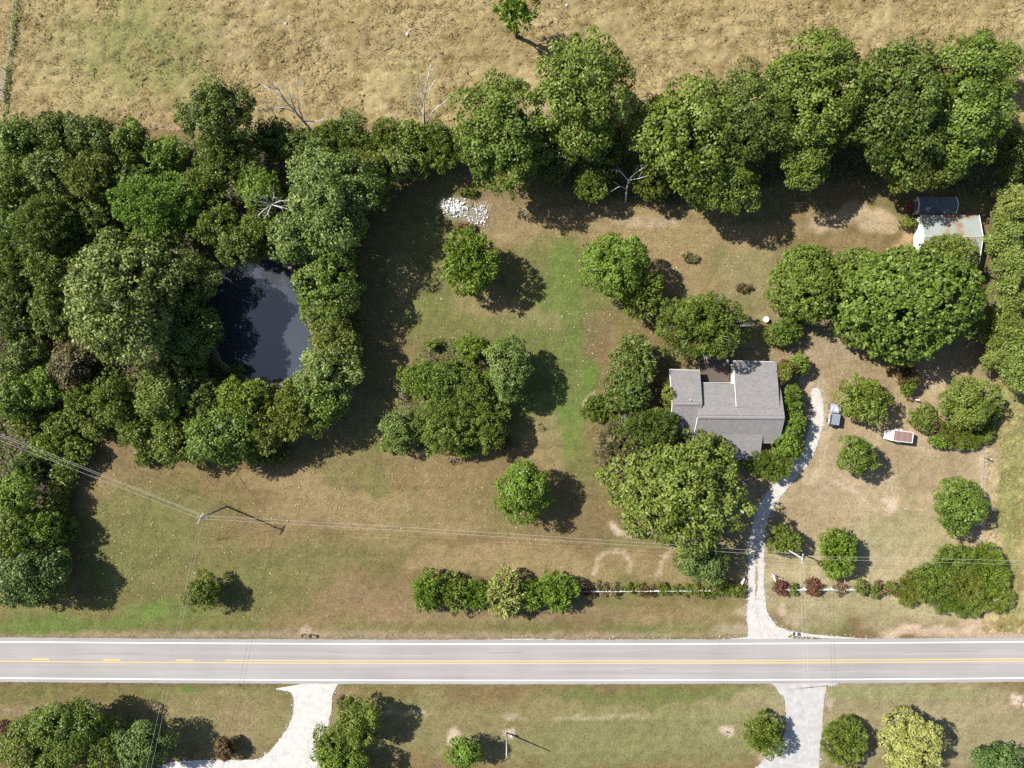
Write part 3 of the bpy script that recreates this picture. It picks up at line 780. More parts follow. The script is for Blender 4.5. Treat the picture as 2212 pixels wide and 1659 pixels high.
def crown_mesh(seed, rx, ry, rz, zc, style, scale=1.0, open_=0.0):
    rg = np.random.default_rng(seed)
    cr, L, W, cover, radial, rough, zmin, nlobe, lsz = STYLE[style]
    rm = (rx + ry + rz) / 3
    cr = min(cr * (.8 + .07 * rm), rm * .40); L *= scale; W *= scale
    L = min(L, rm * .8)
    ext = np.array([rx, ry, rz])
    # a crown is a bunch of billows: one in the middle and several round it
    lobes = [(np.array((0, 0, 0.)), np.array((.74, .74, .90)))]
    nlobe = max(2, int(nlobe * min(1.3, .5 + rm / 6)))
    t0 = rg.random() * 6.28
    for k in range(nlobe):
        a = t0 + 6.283 * k / nlobe + rg.normal(0, .28); q = lsz * rg.uniform(.72, 1.2)
        rr = (1.02 - q) * rg.uniform(.80, 1.22)
        lobes.append((np.array((math.cos(a) * rr, math.sin(a) * rr, rg.uniform(-.35, .38))), np.array((q, q, q * rg.uniform(.8, 1.1)))))
    if nlobe >= 5:
        for k in range(nlobe // 3):
            a = rg.random() * 6.28; q = lsz * rg.uniform(.55, .85); rr = rg.uniform(.1, .45)
            lobes.append((np.array((math.cos(a) * rr, math.sin(a) * rr, 1.0 - q * .85 - rr * .3)), np.array((q, q, q))))
    C = []; D = []
    for li, (lc, le) in enumerate(lobes):
        e = ext * le
        ar = 3.14 * (e[0] * e[1] + e[0] * e[2] + e[1] * e[2])
        n = int(max(7, ar / (cr * cr * 2.3)))
        i = np.arange(n) + .5
        z = 1 - (1 - zmin) * i / n
        th = i * 2.39996 + rg.random() * 6.28
        s_ = np.sqrt(np.clip(1 - z * z, 0, 1))
        d = unit(np.stack([s_ * np.cos(th), s_ * np.sin(th), z], -1) + rg.normal(0, .16, (n, 3)))
        rad = 1 + rg.normal(0, rough * .42, n)
        c = lc * ext + d * np.maximum(e - cr * .55, e * .4) * rad[:, None]
        ok = np.ones(n, bool)
        for lj, (oc, oe) in enumerate(lobes):
            if lj != li: ok &= np.sum(((c - oc * ext) / (ext * oe)) ** 2, -1) > .55
        C.append(c[ok]); D.append(unit(d[ok] + unit((c[ok] + (0, 0, rz * .3)) / ext) * .5))
    c = np.concatenate(C); d = np.concatenate(D)
    if open_ > 0:
        kp = rg.random(len(c)) > open_; c, d = c[kp], d[kp]
    nc0 = len(c)
    area = nc0 * cr * cr * 2.0
    crs = cr * rg.uniform(.55, 1.35, nc0)
    k = max(2, int(nc0 * .15))
    ci = unit(rg.normal(size=(k, 3))) * ext * rg.uniform(.15, .55, (k, 1)); ci[:, 2] = np.abs(ci[:, 2]) * .7 - rz * .1
    c = np.concatenate([c, ci]); d = np.concatenate([d, unit(ci + (0, 0, .5))]); crs = np.concatenate([crs, cr * rg.uniform(.8, 1.3, k)])
    nc = len(c)
    n = int(cover * area / (L * W * .5))
    cap_ = 24000 if style == 'big' else 16000
    if n > cap_:
        g_ = math.sqrt(n / cap_); L *= g_; W *= g_; n = cap_
    w = crs ** 2; w[-k:] *= .4
    ci = rg.choice(nc, n, p=w / w.sum())
    out = d[ci]
    dv = unit(rg.normal(size=(n, 3)) + out * .8 + (0, 0, .25))
    r = crs[ci] * (.66 + .42 * rg.random(n))
    stretch = rg.uniform(.55, 1.45, (nc, 3)) * (1, 1, .75)
    pos = c[ci] + dv * r[:, None] * stretch[ci]
    nor = unit(dv * 1.0 + out * .35 + np.array((0, 0, .35)) + rg.normal(0, .27, (n, 3)))
    ax = rg.normal(size=(n, 3))
    axr = unit(dv * .8 + out * .6 + rg.normal(0, .30, (n, 3)))
    ax = unit(ax * (1 - radial) + axr * radial * 2.0)
    nor2 = unit(nor - ax * np.sum(nor * ax, -1, keepdims=True))
    side = np.cross(nor2, ax)
    ls = (L * rg.uniform(.5, 1.45, n))[:, None]; ws = (W * rg.uniform(.7, 1.25, n))[:, None] * .5
    a0 = pos - ax * ls * .5; a2 = pos + ax * ls * .5
    mid = pos - ax * ls * .06 + nor2 * ls * .07
    co = np.stack([a0, mid + side * ws, a2, mid - side * ws], 1)
    co[..., 2] += zc
    co[..., 2] = np.maximum(co[..., 2], .02)
    v = np.clip(.5 + rg.normal(0, .17, nc)[ci] + rg.normal(0, .17, n) + (rg.random(n) < .04) * .3, 0, 1)
    # large dark quads added inside the crown to block light leaking through
    kb = int(90 + 25 * rm)
    bp_ = unit(rg.normal(size=(kb, 3))) * ext * rg.uniform(.25, .66, (kb, 1)) * (1, 1, .8); bp_[:, 2] += zc
    t1 = unit(rg.normal(size=(kb, 3))); t2 = unit(np.cross(t1, rg.normal(size=(kb, 3)))); sz = (.26 * rm ** .8 * rg.uniform(.6, 1.2, kb))[:, None]
    cb = np.stack([bp_ - t1 * sz, bp_ + t2 * sz * .7, bp_ + t1 * sz, bp_ - t2 * sz * .7], 1); cb[..., 2] = np.maximum(cb[..., 2], .02)
    co = np.concatenate([co, cb]); v = np.concatenate([v, np.full(kb, .25)]); n += kb
    me = np_mesh('crown', co.reshape(-1, 3), np.arange(4 * n).reshape(-1, 4))
    face_float(me, 'v', v)
    return me, c[:nc0] + np.array((0, 0, zc))

def trunk_mesh(seed, h, r, tips, nlimb=9, sides=6):
    rg = random.Random(seed)
    mb = MB()
    lean = (rg.uniform(-.25, .25), rg.uniform(-.25, .25))
    top = (lean[0], lean[1], h)
    mb.tube([(0, 0, -.1), (0, 0, .25), (lean[0] * .5, lean[1] * .5, h * .5), top], [r * 1.5, r * 1.05, r * .8, r * .45], sides)
    for t in rg.sample(list(range(len(tips))), min(nlimb, len(tips))):
        e = tips[t]; s = rg.uniform(.35, .95)
        st = (lean[0] * s, lean[1] * s, h * s * .98)
        md = tuple(st[i] * .5 + e[i] * .5 + (rg.uniform(-.2, .2) if i < 2 else rg.uniform(.1, .5)) for i in range(3))
        mb.tube([st, md, tuple(e)], [r * .42, r * .26, r * .09], 5, False)
    return mb

tree_count = 0
TREES = []
def plant(cx, cy, rx, ry, hc, style, tint, label, cat='tree', name=None, rz=None, scale=1.0, open_=0.0, group=None, trunk=True, blossom=None, twigs=0):
    global tree_count
    tree_count += 1
    seed = 7000 + tree_count * 13
    X, Y, _ = P(cx, cy, hc)
    s = (CAM_H - hc) / CAM_H / K
    ax_, ay_ = rx * s, ry * s
    rzz = rz if rz else .82 * (ax_ + ay_) / 2
    if cat in ('shrub', 'bush'):
        rzz = rz if rz else max(.5, hc * 1.05)
    tx = math.sqrt(max((ax_ * .72) ** 2, ax_ ** 2 - (rzz * X / CAM_H) ** 2))
    ty = math.sqrt(max((ay_ * .72) ** 2, ay_ ** 2 - (rzz * Y / CAM_H) ** 2))
    nm = name or {'cedar': 'cedar_tree', 'pine': 'pine_tree', 'shrub': 'shrub', 'spray': 'shrub'}.get(style, 'broadleaf_tree')
    if cat in ('shrub', 'bush') and not name: nm = 'shrub'
    root = thing(nm, label, cat, (X, Y, 0), 0, group)
    me, tips = crown_mesh(seed, tx, ty, rzz, hc, style, scale, open_)
    part('crown' if cat == 'tree' else 'foliage', me, LEAF[tint], root)
    if trunk:
        if cat == 'tree':
            trunk_mesh(seed, max(1.0, hc * .9), max(.10, .045 * hc), tips).build('trunk', BARK, root, smooth=True)
        else:
            mb = MB(); rgx = random.Random(seed)
            for k in range(4):
                e = tips[rgx.randrange(len(tips))]
                mb.tube([(rgx.uniform(-.1, .1), rgx.uniform(-.1, .1), -.05), tuple(e * .9)], [.035, .015], 4, False)
            mb.build('stems', BARK, root)
    if blossom:
        bt, nb = blossom
        rg = np.random.default_rng(seed + 5)
        base = tips[rg.integers(0, len(tips), nb)]
        out = unit(base - np.array((0, 0, hc * .6)))
        cpos = base + out * .30 + rg.normal(0, .22, (nb, 3))
        cc = []
        for k in range(3):
            a = rg.random(nb) * 6.28; t = unit(rg.normal(size=(nb, 3))); u = unit(np.cross(t, rg.normal(size=(nb, 3))))
            w = np.cross(t, u); r = .09 + .07 * rg.random(nb)
            cc.append(np.stack([cpos + (u * math.cos(q) + w * math.sin(q)) * r[:, None] for q in (0, 1.57, 3.14, 4.71)], 1))
        co = np.concatenate(cc).reshape(-1, 3); co[:, 2] = np.maximum(co[:, 2], .03)
        mbm = np_mesh('blossom', co, np.arange(len(co)).reshape(-1, 4)); face_float(mbm, 'v', rg.random(len(co) // 4))
        part('blossom', mbm, LEAF[bt], root)
    if twigs:
        rg = random.Random(seed + 3); mb = MB()
        for k in range(twigs):
            a = rg.uniform(0, 6.28); e = rg.uniform(.1, 1.2); q = rg.uniform(.95, 1.35)
            d_ = (math.cos(a) * math.cos(e) * tx * q, math.sin(a) * math.cos(e) * ty * q, hc + math.sin(e) * rzz * q)
            s0 = (d_[0] * .25, d_[1] * .25, hc * .7)
            m0 = tuple(s0[i] * .45 + d_[i] * .55 + rg.uniform(-.2, .2) for i in range(3))
            mb.tube([s0, m0, d_], [.05, .035, .012], 4, False)
            for j in range(2):
                e2 = tuple(d_[i] + rg.uniform(-.7, .7) for i in range(3))
                mb.tube([m0, e2], [.025, .01], 3, False)
        mb.build('bare_twigs', DEADWOOD, root)
    TREES.append((X, Y, tx, ty))
    return root

W_ = dict(scale=1.18, group='trees of the pond wood')
# ---- the wood round the pond
for a in [
    (45, 305, 62, 52, 6, 'maple', 'mid', 'leafy green tree at the wood corner beside the pasture fence line'),
    (128, 285, 52, 44, 6.5, 'maple', 'deep', 'dark round tree on the wood edge next to the corner tree by the pasture'),
    (205, 300, 58, 48, 7, 'oak', 'deep', 'wide dark tree on the wood edge midway between gate and tall notched tree'),
    (285, 305, 46, 44, 6.5, 'oak', 'mid', 'mid green tree bulging toward the pasture west of the tall notched tree'),
    (356, 338, 50, 36, 5, 'maple', 'bright', 'low bright green tree tucked under the tall dark tree by the pasture'),
    (468, 250, 84, 64, 12, 'oak', 'deep', 'tall dark tree whose notched crown reaches out over the pasture'),
    (490, 340, 70, 56, 8, 'fine', 'olive', 'olive feathery tree below the tall notched tree at the pasture edge'),
    (590, 300, 46, 44, 6, 'maple', 'deep', 'small dark tree behind the leaning dead tree'),
    (30, 395, 58, 56, 7, 'fine', 'olive', 'olive feathery tree at the picture edge just below the wood corner'),
    (110, 370, 62, 50, 7.5, 'maple', 'pale', 'greyish green tree in the second row back from the pasture'),
    (200, 385, 66, 56, 8, 'fine', 'olive', 'olive tree in the second row between the grey green and dark trees'),
    (290, 400, 56, 56, 5.5, 'maple', 'deep', 'dark shaded tree in the hollow north of the bright feathery tree'),
    (25, 480, 56, 50, 7, 'oak', 'mid', 'mid green tree at the picture edge level with the spidery dead tree'),
    (110, 485, 86, 66, 8, 'cedar', 'olive', 'broad olive cedar deep in the wood west of the bright feathery tree'),
    (215, 480, 52, 50, 5, 'maple', 'deep', 'dark low tree between the broad olive cedar and bright feathery tree'),
    (350, 450, 92, 74, 8, 'fine', 'bright', 'bright feathery tree filling the middle of the wood'),
    (440, 405, 50, 48, 7.5, 'fine', 'olive', 'olive feathery tree beside the bright lobed tree near the spidery dead tree'),
    (563, 405, 50, 46, 8, 'maple', 'bright', 'bright green lobed tree just above the spidery dead tree'),
    (465, 480, 54, 52, 7, 'fine', 'mid', 'mid green tree between bright feathery tree and spidery dead tree'),
    (560, 500, 44, 48, 8, 'fine', 'olive', 'olive tree right under the spidery dead tree'),
    (520, 538, 50, 42, 9, 'maple', 'deep', 'dark tree overhanging the north bank of the pond'),
    (30, 585, 58, 60, 6.5, 'cedar', 'olive', 'olive cedar at the picture edge level with the north pond bank'),
    (100, 580, 50, 52, 7, 'fine', 'mid', 'fine leaved green tree between edge cedar and the big pond oak'),
    (175, 570, 46, 46, 5.5, 'fine', 'olive', 'small olive tree touching the big pond oak on its upper side'),
    (268, 648, 118, 135, 12, 'oak', 'pale', 'biggest grey green oak spreading over the west side of the pond'),
    (378, 600, 90, 78, 8.5, 'oak', 'deep', 'dark oak leaning over the pond water from the northwest'),
    (400, 722, 84, 82, 6.5, 'oak', 'deep', 'dark shaded oak along the west bank of the pond'),
    (120, 665, 56, 62, 4.5, 'fine', 'yellow', 'yellowish scrub tree west of the biggest oak'),
    (40, 680, 58, 70, 4, 'maple', 'deep', 'dark shaded low tree at the picture edge west of the yellowish scrub'),
    (60, 770, 60, 50, 3.6, 'maple', 'deep', 'dark low tree beneath the shaded one at the picture edge'),
    (712, 425, 98, 112, 9.5, 'oak', 'pale', 'tall pale green tree between spidery dead tree and mown yard'),
    (650, 520, 60, 52, 9, 'oak', 'pale', 'pale lobe like tree hanging over the pond north tip'),
    (795, 385, 44, 62, 7, 'maple', 'olive', 'olive tree in the shade between tall pale tree and hedgerow'),
    (720, 605, 66, 72, 7.5, 'oak', 'mid', 'mid green oak on the east bank shading the yard'),
    (700, 668, 46, 44, 6.5, 'maple', 'mid', 'small green tree under the east bank oak beside open water'),
    (725, 735, 58, 46, 6, 'fine', 'yellow', 'yellow green feathery tree on the east bank of the pond'),
    (715, 805, 66, 58, 6, 'oak', 'pale', 'pale oak on the southeast bank beside the gravelly shore'),
    (690, 870, 60, 56, 5.5, 'oak', 'mid', 'green oak at the southeast corner of the pond wood'),
    (640, 895, 50, 56, 7, 'fine', 'olive', 'olive cedar like tree casting the long shadow onto the yard'),
    (530, 870, 58, 58, 6, 'fine', 'bright', 'bright rounded tree on the south bank of the pond'),
    (575, 925, 50, 50, 6, 'fine', 'olive', 'olive feathery tree in front of the bright south bank tree'),
    (450, 868, 44, 44, 5, 'fine', 'deep', 'dark brownish tree west of the bright south bank tree'),
    (480, 940, 82, 62, 6.5, 'oak', 'mid', 'wide leafy tree at the south tip of the pond wood'),
    (375, 958, 56, 50, 5, 'maple', 'olive', 'olive tree at the mown notch west of the wide south tip tree'),
    (345, 850, 56, 62, 7, 'oak', 'yellow', 'yellow green tree south of the biggest pond oak'),
    (255, 870, 58, 58, 6, 'fine', 'olive', 'olive feathery tree south of the dry brush gap'),
    (300, 925, 46, 46, 5, 'fine', 'olive', 'dull olive tree above the mown notch'),
    (410, 805, 48, 44, 5, 'maple', 'deep', 'deep shaded tree at the southwest corner of the water'),
    (150, 790, 52, 50, 4, 'fine', 'tan', 'dry tan green scrub in the brush gap west of the big oak'),
    (195, 735, 34, 44, 3, 'fine', 'tan', 'small dry scrub against the west side of the biggest oak'),
    (40, 850, 50, 52, 5, 'maple', 'mid', 'leafy tree at the picture edge above the overhead wires'),
    (105, 830, 50, 46, 4.5, 'maple', 'bright', 'bright leafy tree between edge tree and dry brush'),
    (180, 865, 44, 44, 4, 'fine', 'mid', 'fine leaved bush tree south of the dry brush gap'),
]:
    plant(*a, **W_)
S_ = dict(cat='shrub', group='shrubs of the pond wood', scale=1.15)
for a in [
    (60, 905, 50, 36, 2.2, 'shrub', 'olive', 'olive thicket shrub just above the wires at the picture edge'),
    (140, 915, 46, 36, 2.4, 'shrub', 'mid', 'green thicket shrub above the wires in the wood'),
    (205, 915, 36, 36, 2.4, 'shrub', 'yellow', 'yellow green thicket shrub at the mown notch'),
    (110, 960, 50, 30, 2.2, 'shrub', 'bright', 'bright bramble shrub right below the overhead wires'),
    (170, 975, 36, 36, 2.0, 'shrub', 'mid', 'green bramble shrub where the wires leave the wood'),
    (145, 1020, 30, 36, 1.8, 'shrub', 'olive', 'olive shrub on the yard edge below the wires'),
    (125, 1080, 30, 40, 2.2, 'shrub', 'yellow', 'yellowish shrub on the yard edge opposite the utility pole'),
    (60, 1010, 40, 40, 1.8, 'shrub', 'deep', 'dark shaded shrub in the wedge below the wires'),
    (315, 985, 30, 22, 1.6, 'shrub', 'mid', 'low shrub rimming the mown notch on its east side'),
    (580, 985, 46, 18, 1.4, 'shrub', 'olive', 'low olive shrub under the south tip of the wood'),
    (150, 1140, 26, 30, 1.8, 'shrub', 'olive', 'olive shrub on the yard edge beside two bright trees'),
    (632, 830, 26, 12, 1.0, 'shrub', 'yellow', 'grassy yellow green shrub on the south pond shore'),
    (672, 775, 14, 26, 1.0, 'shrub', 'bright', 'grassy bright shrub on the east pond shore'),
    (655, 640, 12, 30, 1.2, 'shrub', 'bright', 'bright waterside shrub at the northeast pond shore'),
    (512, 800, 22, 16, 1.4, 'shrub', 'olive', 'olive shrub overhanging the southwest water edge'),
    (452, 690, 20, 30, 1.6, 'shrub', 'deep', 'dark shrub overhanging the west water edge'),
]:
    plant(*a, **S_)
for a in [
    (32, 1072, 52, 46, 5.5, 'maple', 'bright', 'bright tree at the picture edge below the wire crossing'),
    (25, 1160, 48, 48, 6, 'maple', 'mid', 'mid green tree at the picture edge beside two bright trees'),
    (98, 1140, 50, 46, 4.2, 'fine', 'bright', 'bright rounded tree facing the mown yard west of the pole'),
    (70, 1245, 84, 72, 5.2, 'oak', 'blue', 'big bluish dark tree at the corner nearest the road west of the yard'),
]:
    plant(*a, scale=1.15, group='trees of the pond wood')

# ---- hedgerow between yard and pasture
H_ = dict(group='trees of the hedgerow along the pasture', scale=1.1)
for a in [
    (655, 318, 50, 42, 6, 'maple', 'deep', 'dark hedgerow tree at the foot of the leaning dead tree'),
    (715, 290, 42, 34, 5.5, 'cedar', 'olive', 'olive cedar in the hedgerow between the two dead trees'),
    (758, 272, 30, 34, 5.5, 'fine', 'pale', 'greyish pointed tree poking out of hedgerow toward the pasture'),
    (775, 315, 42, 38, 5, 'cedar', 'olive', 'second olive cedar in the hedgerow behind the tall pale tree'),
    (835, 300, 44, 42, 5.5, 'cedar', 'olive', 'round olive cedar in the hedgerow west of the upright dead tree'),
    (885, 300, 42, 44, 5, 'maple', 'mid', 'leafy tree at the foot of the upright dead tree'),
    (945, 298, 42, 36, 5, 'cedar', 'olive', 'dark olive cedar just east of the upright dead tree'),
    (850, 352, 44, 40, 5.5, 'maple', 'pale', 'pale leafy hedgerow tree facing the shaded yard corner'),
    (900, 348, 34, 38, 4.5, 'maple', 'yellow', 'yellow green hedgerow tree above the shaded yard corner'),
    (960, 335, 42, 38, 4.5, 'cedar', 'mid', 'mid green cedar between dead tree and the tall hedgerow oak'),
    (995, 305, 30, 34, 4.5, 'cedar', 'olive', 'slim olive cedar tucked against the tall hedgerow oak'),
    (1080, 292, 96, 118, 10, 'oak', 'mid', 'tall oak above the rock pile'),
    (1256, 200, 104, 120, 13, 'oak', 'mid', 'tallest open crowned oak reaching far into the pasture'),
    (1205, 330, 50, 54, 6, 'oak', 'deep', 'dark tree in the shade between the two tallest hedgerow oaks'),
    (1300, 330, 52, 60, 5.5, 'oak', 'deep', 'dark tree in shade behind the small white snag'),
    (1280, 395, 40, 42, 4.5, 'cedar', 'mid', 'feathery cedar at the lawn edge west of the small white snag'),
    (1410, 385, 44, 44, 5, 'cedar', 'olive', 'olive cedar right beside the small white snag'),
    (1485, 300, 122, 122, 10, 'oak', 'mid', 'broad oak just east of the small white snag'),
    (1610, 265, 84, 104, 11, 'oak', 'deep', 'darker oak between the broad oak and the long drooping oak'),
    (1560, 405, 76, 50, 9, 'oak', 'mid', 'lower lawn side oak whose branches hang over the back lawn'),
    (1758, 205, 112, 124, 12, 'oak', 'mid', 'high oak with a notched top reaching into the hay'),
    (1745, 345, 56, 62, 9.5, 'oak', 'mid', 'drooping oak hanging toward the back lawn west of red implement'),
    (1932, 235, 112, 138, 12, 'oak', 'deep', 'large oak behind the low dark shed'),
    (2078, 228, 100, 138, 12, 'oak', 'mid', 'largest rounded oak at the east end of the hedgerow'),
    (1990, 350, 86, 66, 9, 'oak', 'yellow', 'yellowish lower oak overhanging the low dark shed'),
    (2168, 128, 44, 42, 8, 'maple', 'yellow', 'separate yellow green tree in the hay at the east end of the hedgerow'),
    (1116, 22, 44, 56, 9, 'spike', 'bright', 'slim vine clad tree in the pasture cut by the top edge'),
]:
    plant(*a, **(dict(H_, open_=.35) if a[0] in (1255, 1116, 1755) else H_))

# ---- soft pines at the east edge
for a in [
    (2185, 445, 48, 52, 6, 'pine', 'pine', 'topmost soft pale pine at the east edge beside the metal shed'),
    (2170, 505, 46, 44, 6, 'pine', 'pine', 'pale pine next to the metal shed east wall'),
    (2175, 580, 46, 50, 6, 'pine', 'pine', 'pale pine south of the metal shed at the east edge'),
    (2180, 650, 36, 30, 4.5, 'pine', 'pine', 'small pale pine beside the bare brush gap'),
    (2165, 710, 46, 52, 5.5, 'pine', 'yellow', 'yellowish pine below the bare brush gap'),
    (2195, 745, 46, 52, 6, 'pine', 'pine', 'pale pine at the picture edge beside the yellowish pine'),
    (2200, 800, 44, 48, 5.5, 'pine', 'pine', 'southernmost pale pine at the start of the tall grass'),
    (2150, 770, 34, 30, 4, 'pine', 'pine', 'small pale pine on the yard side of the southern pines'),
    (2195, 330, 44, 60, 4.5, 'oak', 'deep', 'dark shaded tree at the east edge under the largest oak'),
]:
    plant(*a, group='pines along the east edge', scale=1.1)

# ---- trees of the yard
for a, kw in [
    ((1013, 564, 61, 70, 6.0, 'spike', 'bright', 'round spiky bright tree below the white rock pile'), {}),
    ((1325, 573, 72, 68, 7.0, 'maple', 'bright', 'larger of the twin green trees on the back lawn'), {}),
    ((1387, 640, 52, 46, 5.0, 'spike', 'mid', 'smaller spiky twin leaning out of the larger back lawn tree'), {}),
    ((1518, 705, 88, 72, 7.0, 'fine', 'olive', 'grey green feathery tree with bare twigs behind the house deck'), dict(twigs=14)),
    ((1372, 776, 52, 56, 4.6, 'spike', 'pale', 'silvery flecked shrub tree west of the house'), dict(scale=.9)),
    ((1355, 843, 50, 46, 4.6, 'big', 'deep', 'glossy dark evergreen tree below the silvery flecked one'), {}),
    ((1412, 922, 60, 50, 5.2, 'cedar', 'deep', 'dark cedar against the southwest corner of the house'), {}),
    ((1455, 1064, 138, 108, 8.5, 'oak', 'yellow', 'great yellow green oak in front of the house'), {}),
    ((1515, 965, 52, 36, 5.5, 'oak', 'yellow', 'small yellow green tree between the great oak and front porch'), {}),
    ((1745, 612, 84, 78, 4.0, 'big', 'mid', 'low dark green dome tree beside the huge large leaved tree'), dict(scale=.7)),
    ((1952, 660, 148, 112, 7.5, 'big', 'mid', 'huge large leaved tree with a smooth wide crown'), {}),
    ((1858, 585, 60, 48, 5.5, 'big', 'mid', 'medium large leaved tree between the dark dome and the huge crown'), {}),
    ((2045, 548, 66, 46, 5.5, 'fine', 'yellow', 'yellowish tree growing over the metal shed roof'), {}),
    ((1866, 860, 56, 49, 4.6, 'maple', 'mid', 'round green tree standing over the parked car'), {}),
    ((1850, 984, 48, 42, 5.0, 'maple', 'mid', 'round green tree between car and lawn stake'), {}),
    ((2070, 1092, 64, 55, 4.8, 'maple', 'mid', 'round green tree near the wire fence east of the lawn stake'), {}),
    ((1692, 1166, 38, 36, 3.6, 'cedar', 'yellow', 'yellow green tree at the foot of the transformer pole'), {}),
    ((1812, 1196, 46, 54, 3.6, 'spike', 'bright', 'spiky flecked tree east of the transformer pole'), dict(scale=.85)),
    ((1518, 1214, 54, 44, 4.2, 'maple', 'blue', 'bluish green tree above the white fence by the drive'), {}),
    ((1128, 1064, 57, 62, 6.2, 'maple', 'bright', 'solitary round bright tree on the open front lawn'), {}),
    ((440, 1280, 42, 42, 3.4, 'fine', 'olive', 'small thin tree alone on the verge below the utility pole'), dict(open_=.3)),
    ((2085, 870, 62, 58, 4.2, 'maple', 'yellow', 'yellow green tree with pink bushes around it beside the tall grass'), {}),
    ((1696, 716, 40, 36, 2.8, 'spike', 'mid', 'small spiky tree beside the white bird bath'), dict(scale=.8)),
    ((1960, 812, 30, 30, 2.2, 'spike', 'rust', 'small thin red leaved tree in the shade of the huge crown'), dict(scale=.8, open_=.4)),
    ((1960, 830, 22, 22, 1.8, 'spike', 'mid', 'small spiky sapling in front of the red leaved tree'), dict(scale=.8)),
]:
    plant(*a, **kw)

# ---- thicket island in the middle of the yard
for a, kw in [
    ((1098, 795, 46, 78, 5.5, 'maple', 'pale', 'tall pale tree on the east side of the yard thicket'), dict(open_=.1)),
    ((960, 825, 62, 46, 3.8, 'fine', 'mid', 'mid green tree at the top of the yard thicket'), {}),
    ((1030, 840, 50, 52, 4.0, 'fine', 'mid', 'fine leaved tree in the middle of the yard thicket'), {}),
    ((965, 915, 66, 60, 4.4, 'fine', 'mid', 'largest feathery tree in the yard thicket'), {}),
    ((1052, 915, 48, 58, 4.4, 'fine', 'olive', 'olive tree at the south east corner of the yard thicket'), {}),
    ((866, 930, 40, 46, 3.2, 'fine', 'pale', 'grey green tree at the southwest corner of the yard thicket'), {}),
    ((905, 820, 44, 38, 3.4, 'fine', 'bright', 'bright tree on the northwest side of the yard thicket'), {}),
    ((1005, 960, 32, 26, 2.6, 'fine', 'bright', 'small bright tree at the bottom of the yard thicket'), {}),
]:
    plant(*a, group='trees of the yard thicket', **kw)
for a in [
    (1018, 752, 38, 28, 2.0, 'shrub', 'bright', 'rounded bright shrub at the north end of the yard thicket'),
    (934, 745, 15, 11, 1.0, 'shrub', 'bright', 'tiny bright shrub at the northwest tip of the yard thicket'),
    (985, 790, 30, 18, .9, 'shrub', 'rust', 'low rusty weeds inside the yard thicket'),
    (930, 790, 24, 20, .8, 'shrub', 'tan', 'low dry weeds on the west side of the yard thicket'),
    (850, 955, 28, 22, 1.2, 'shrub', 'bright', 'bright weed shrub at the foot of the grey green thicket tree'),
    (1085, 955, 18, 20, 1.0, 'shrub', 'rust', 'brownish weed shrub in the shadow east of the yard thicket'),
]:
    plant(*a, cat='shrub', group='low shrubs of the yard thicket')

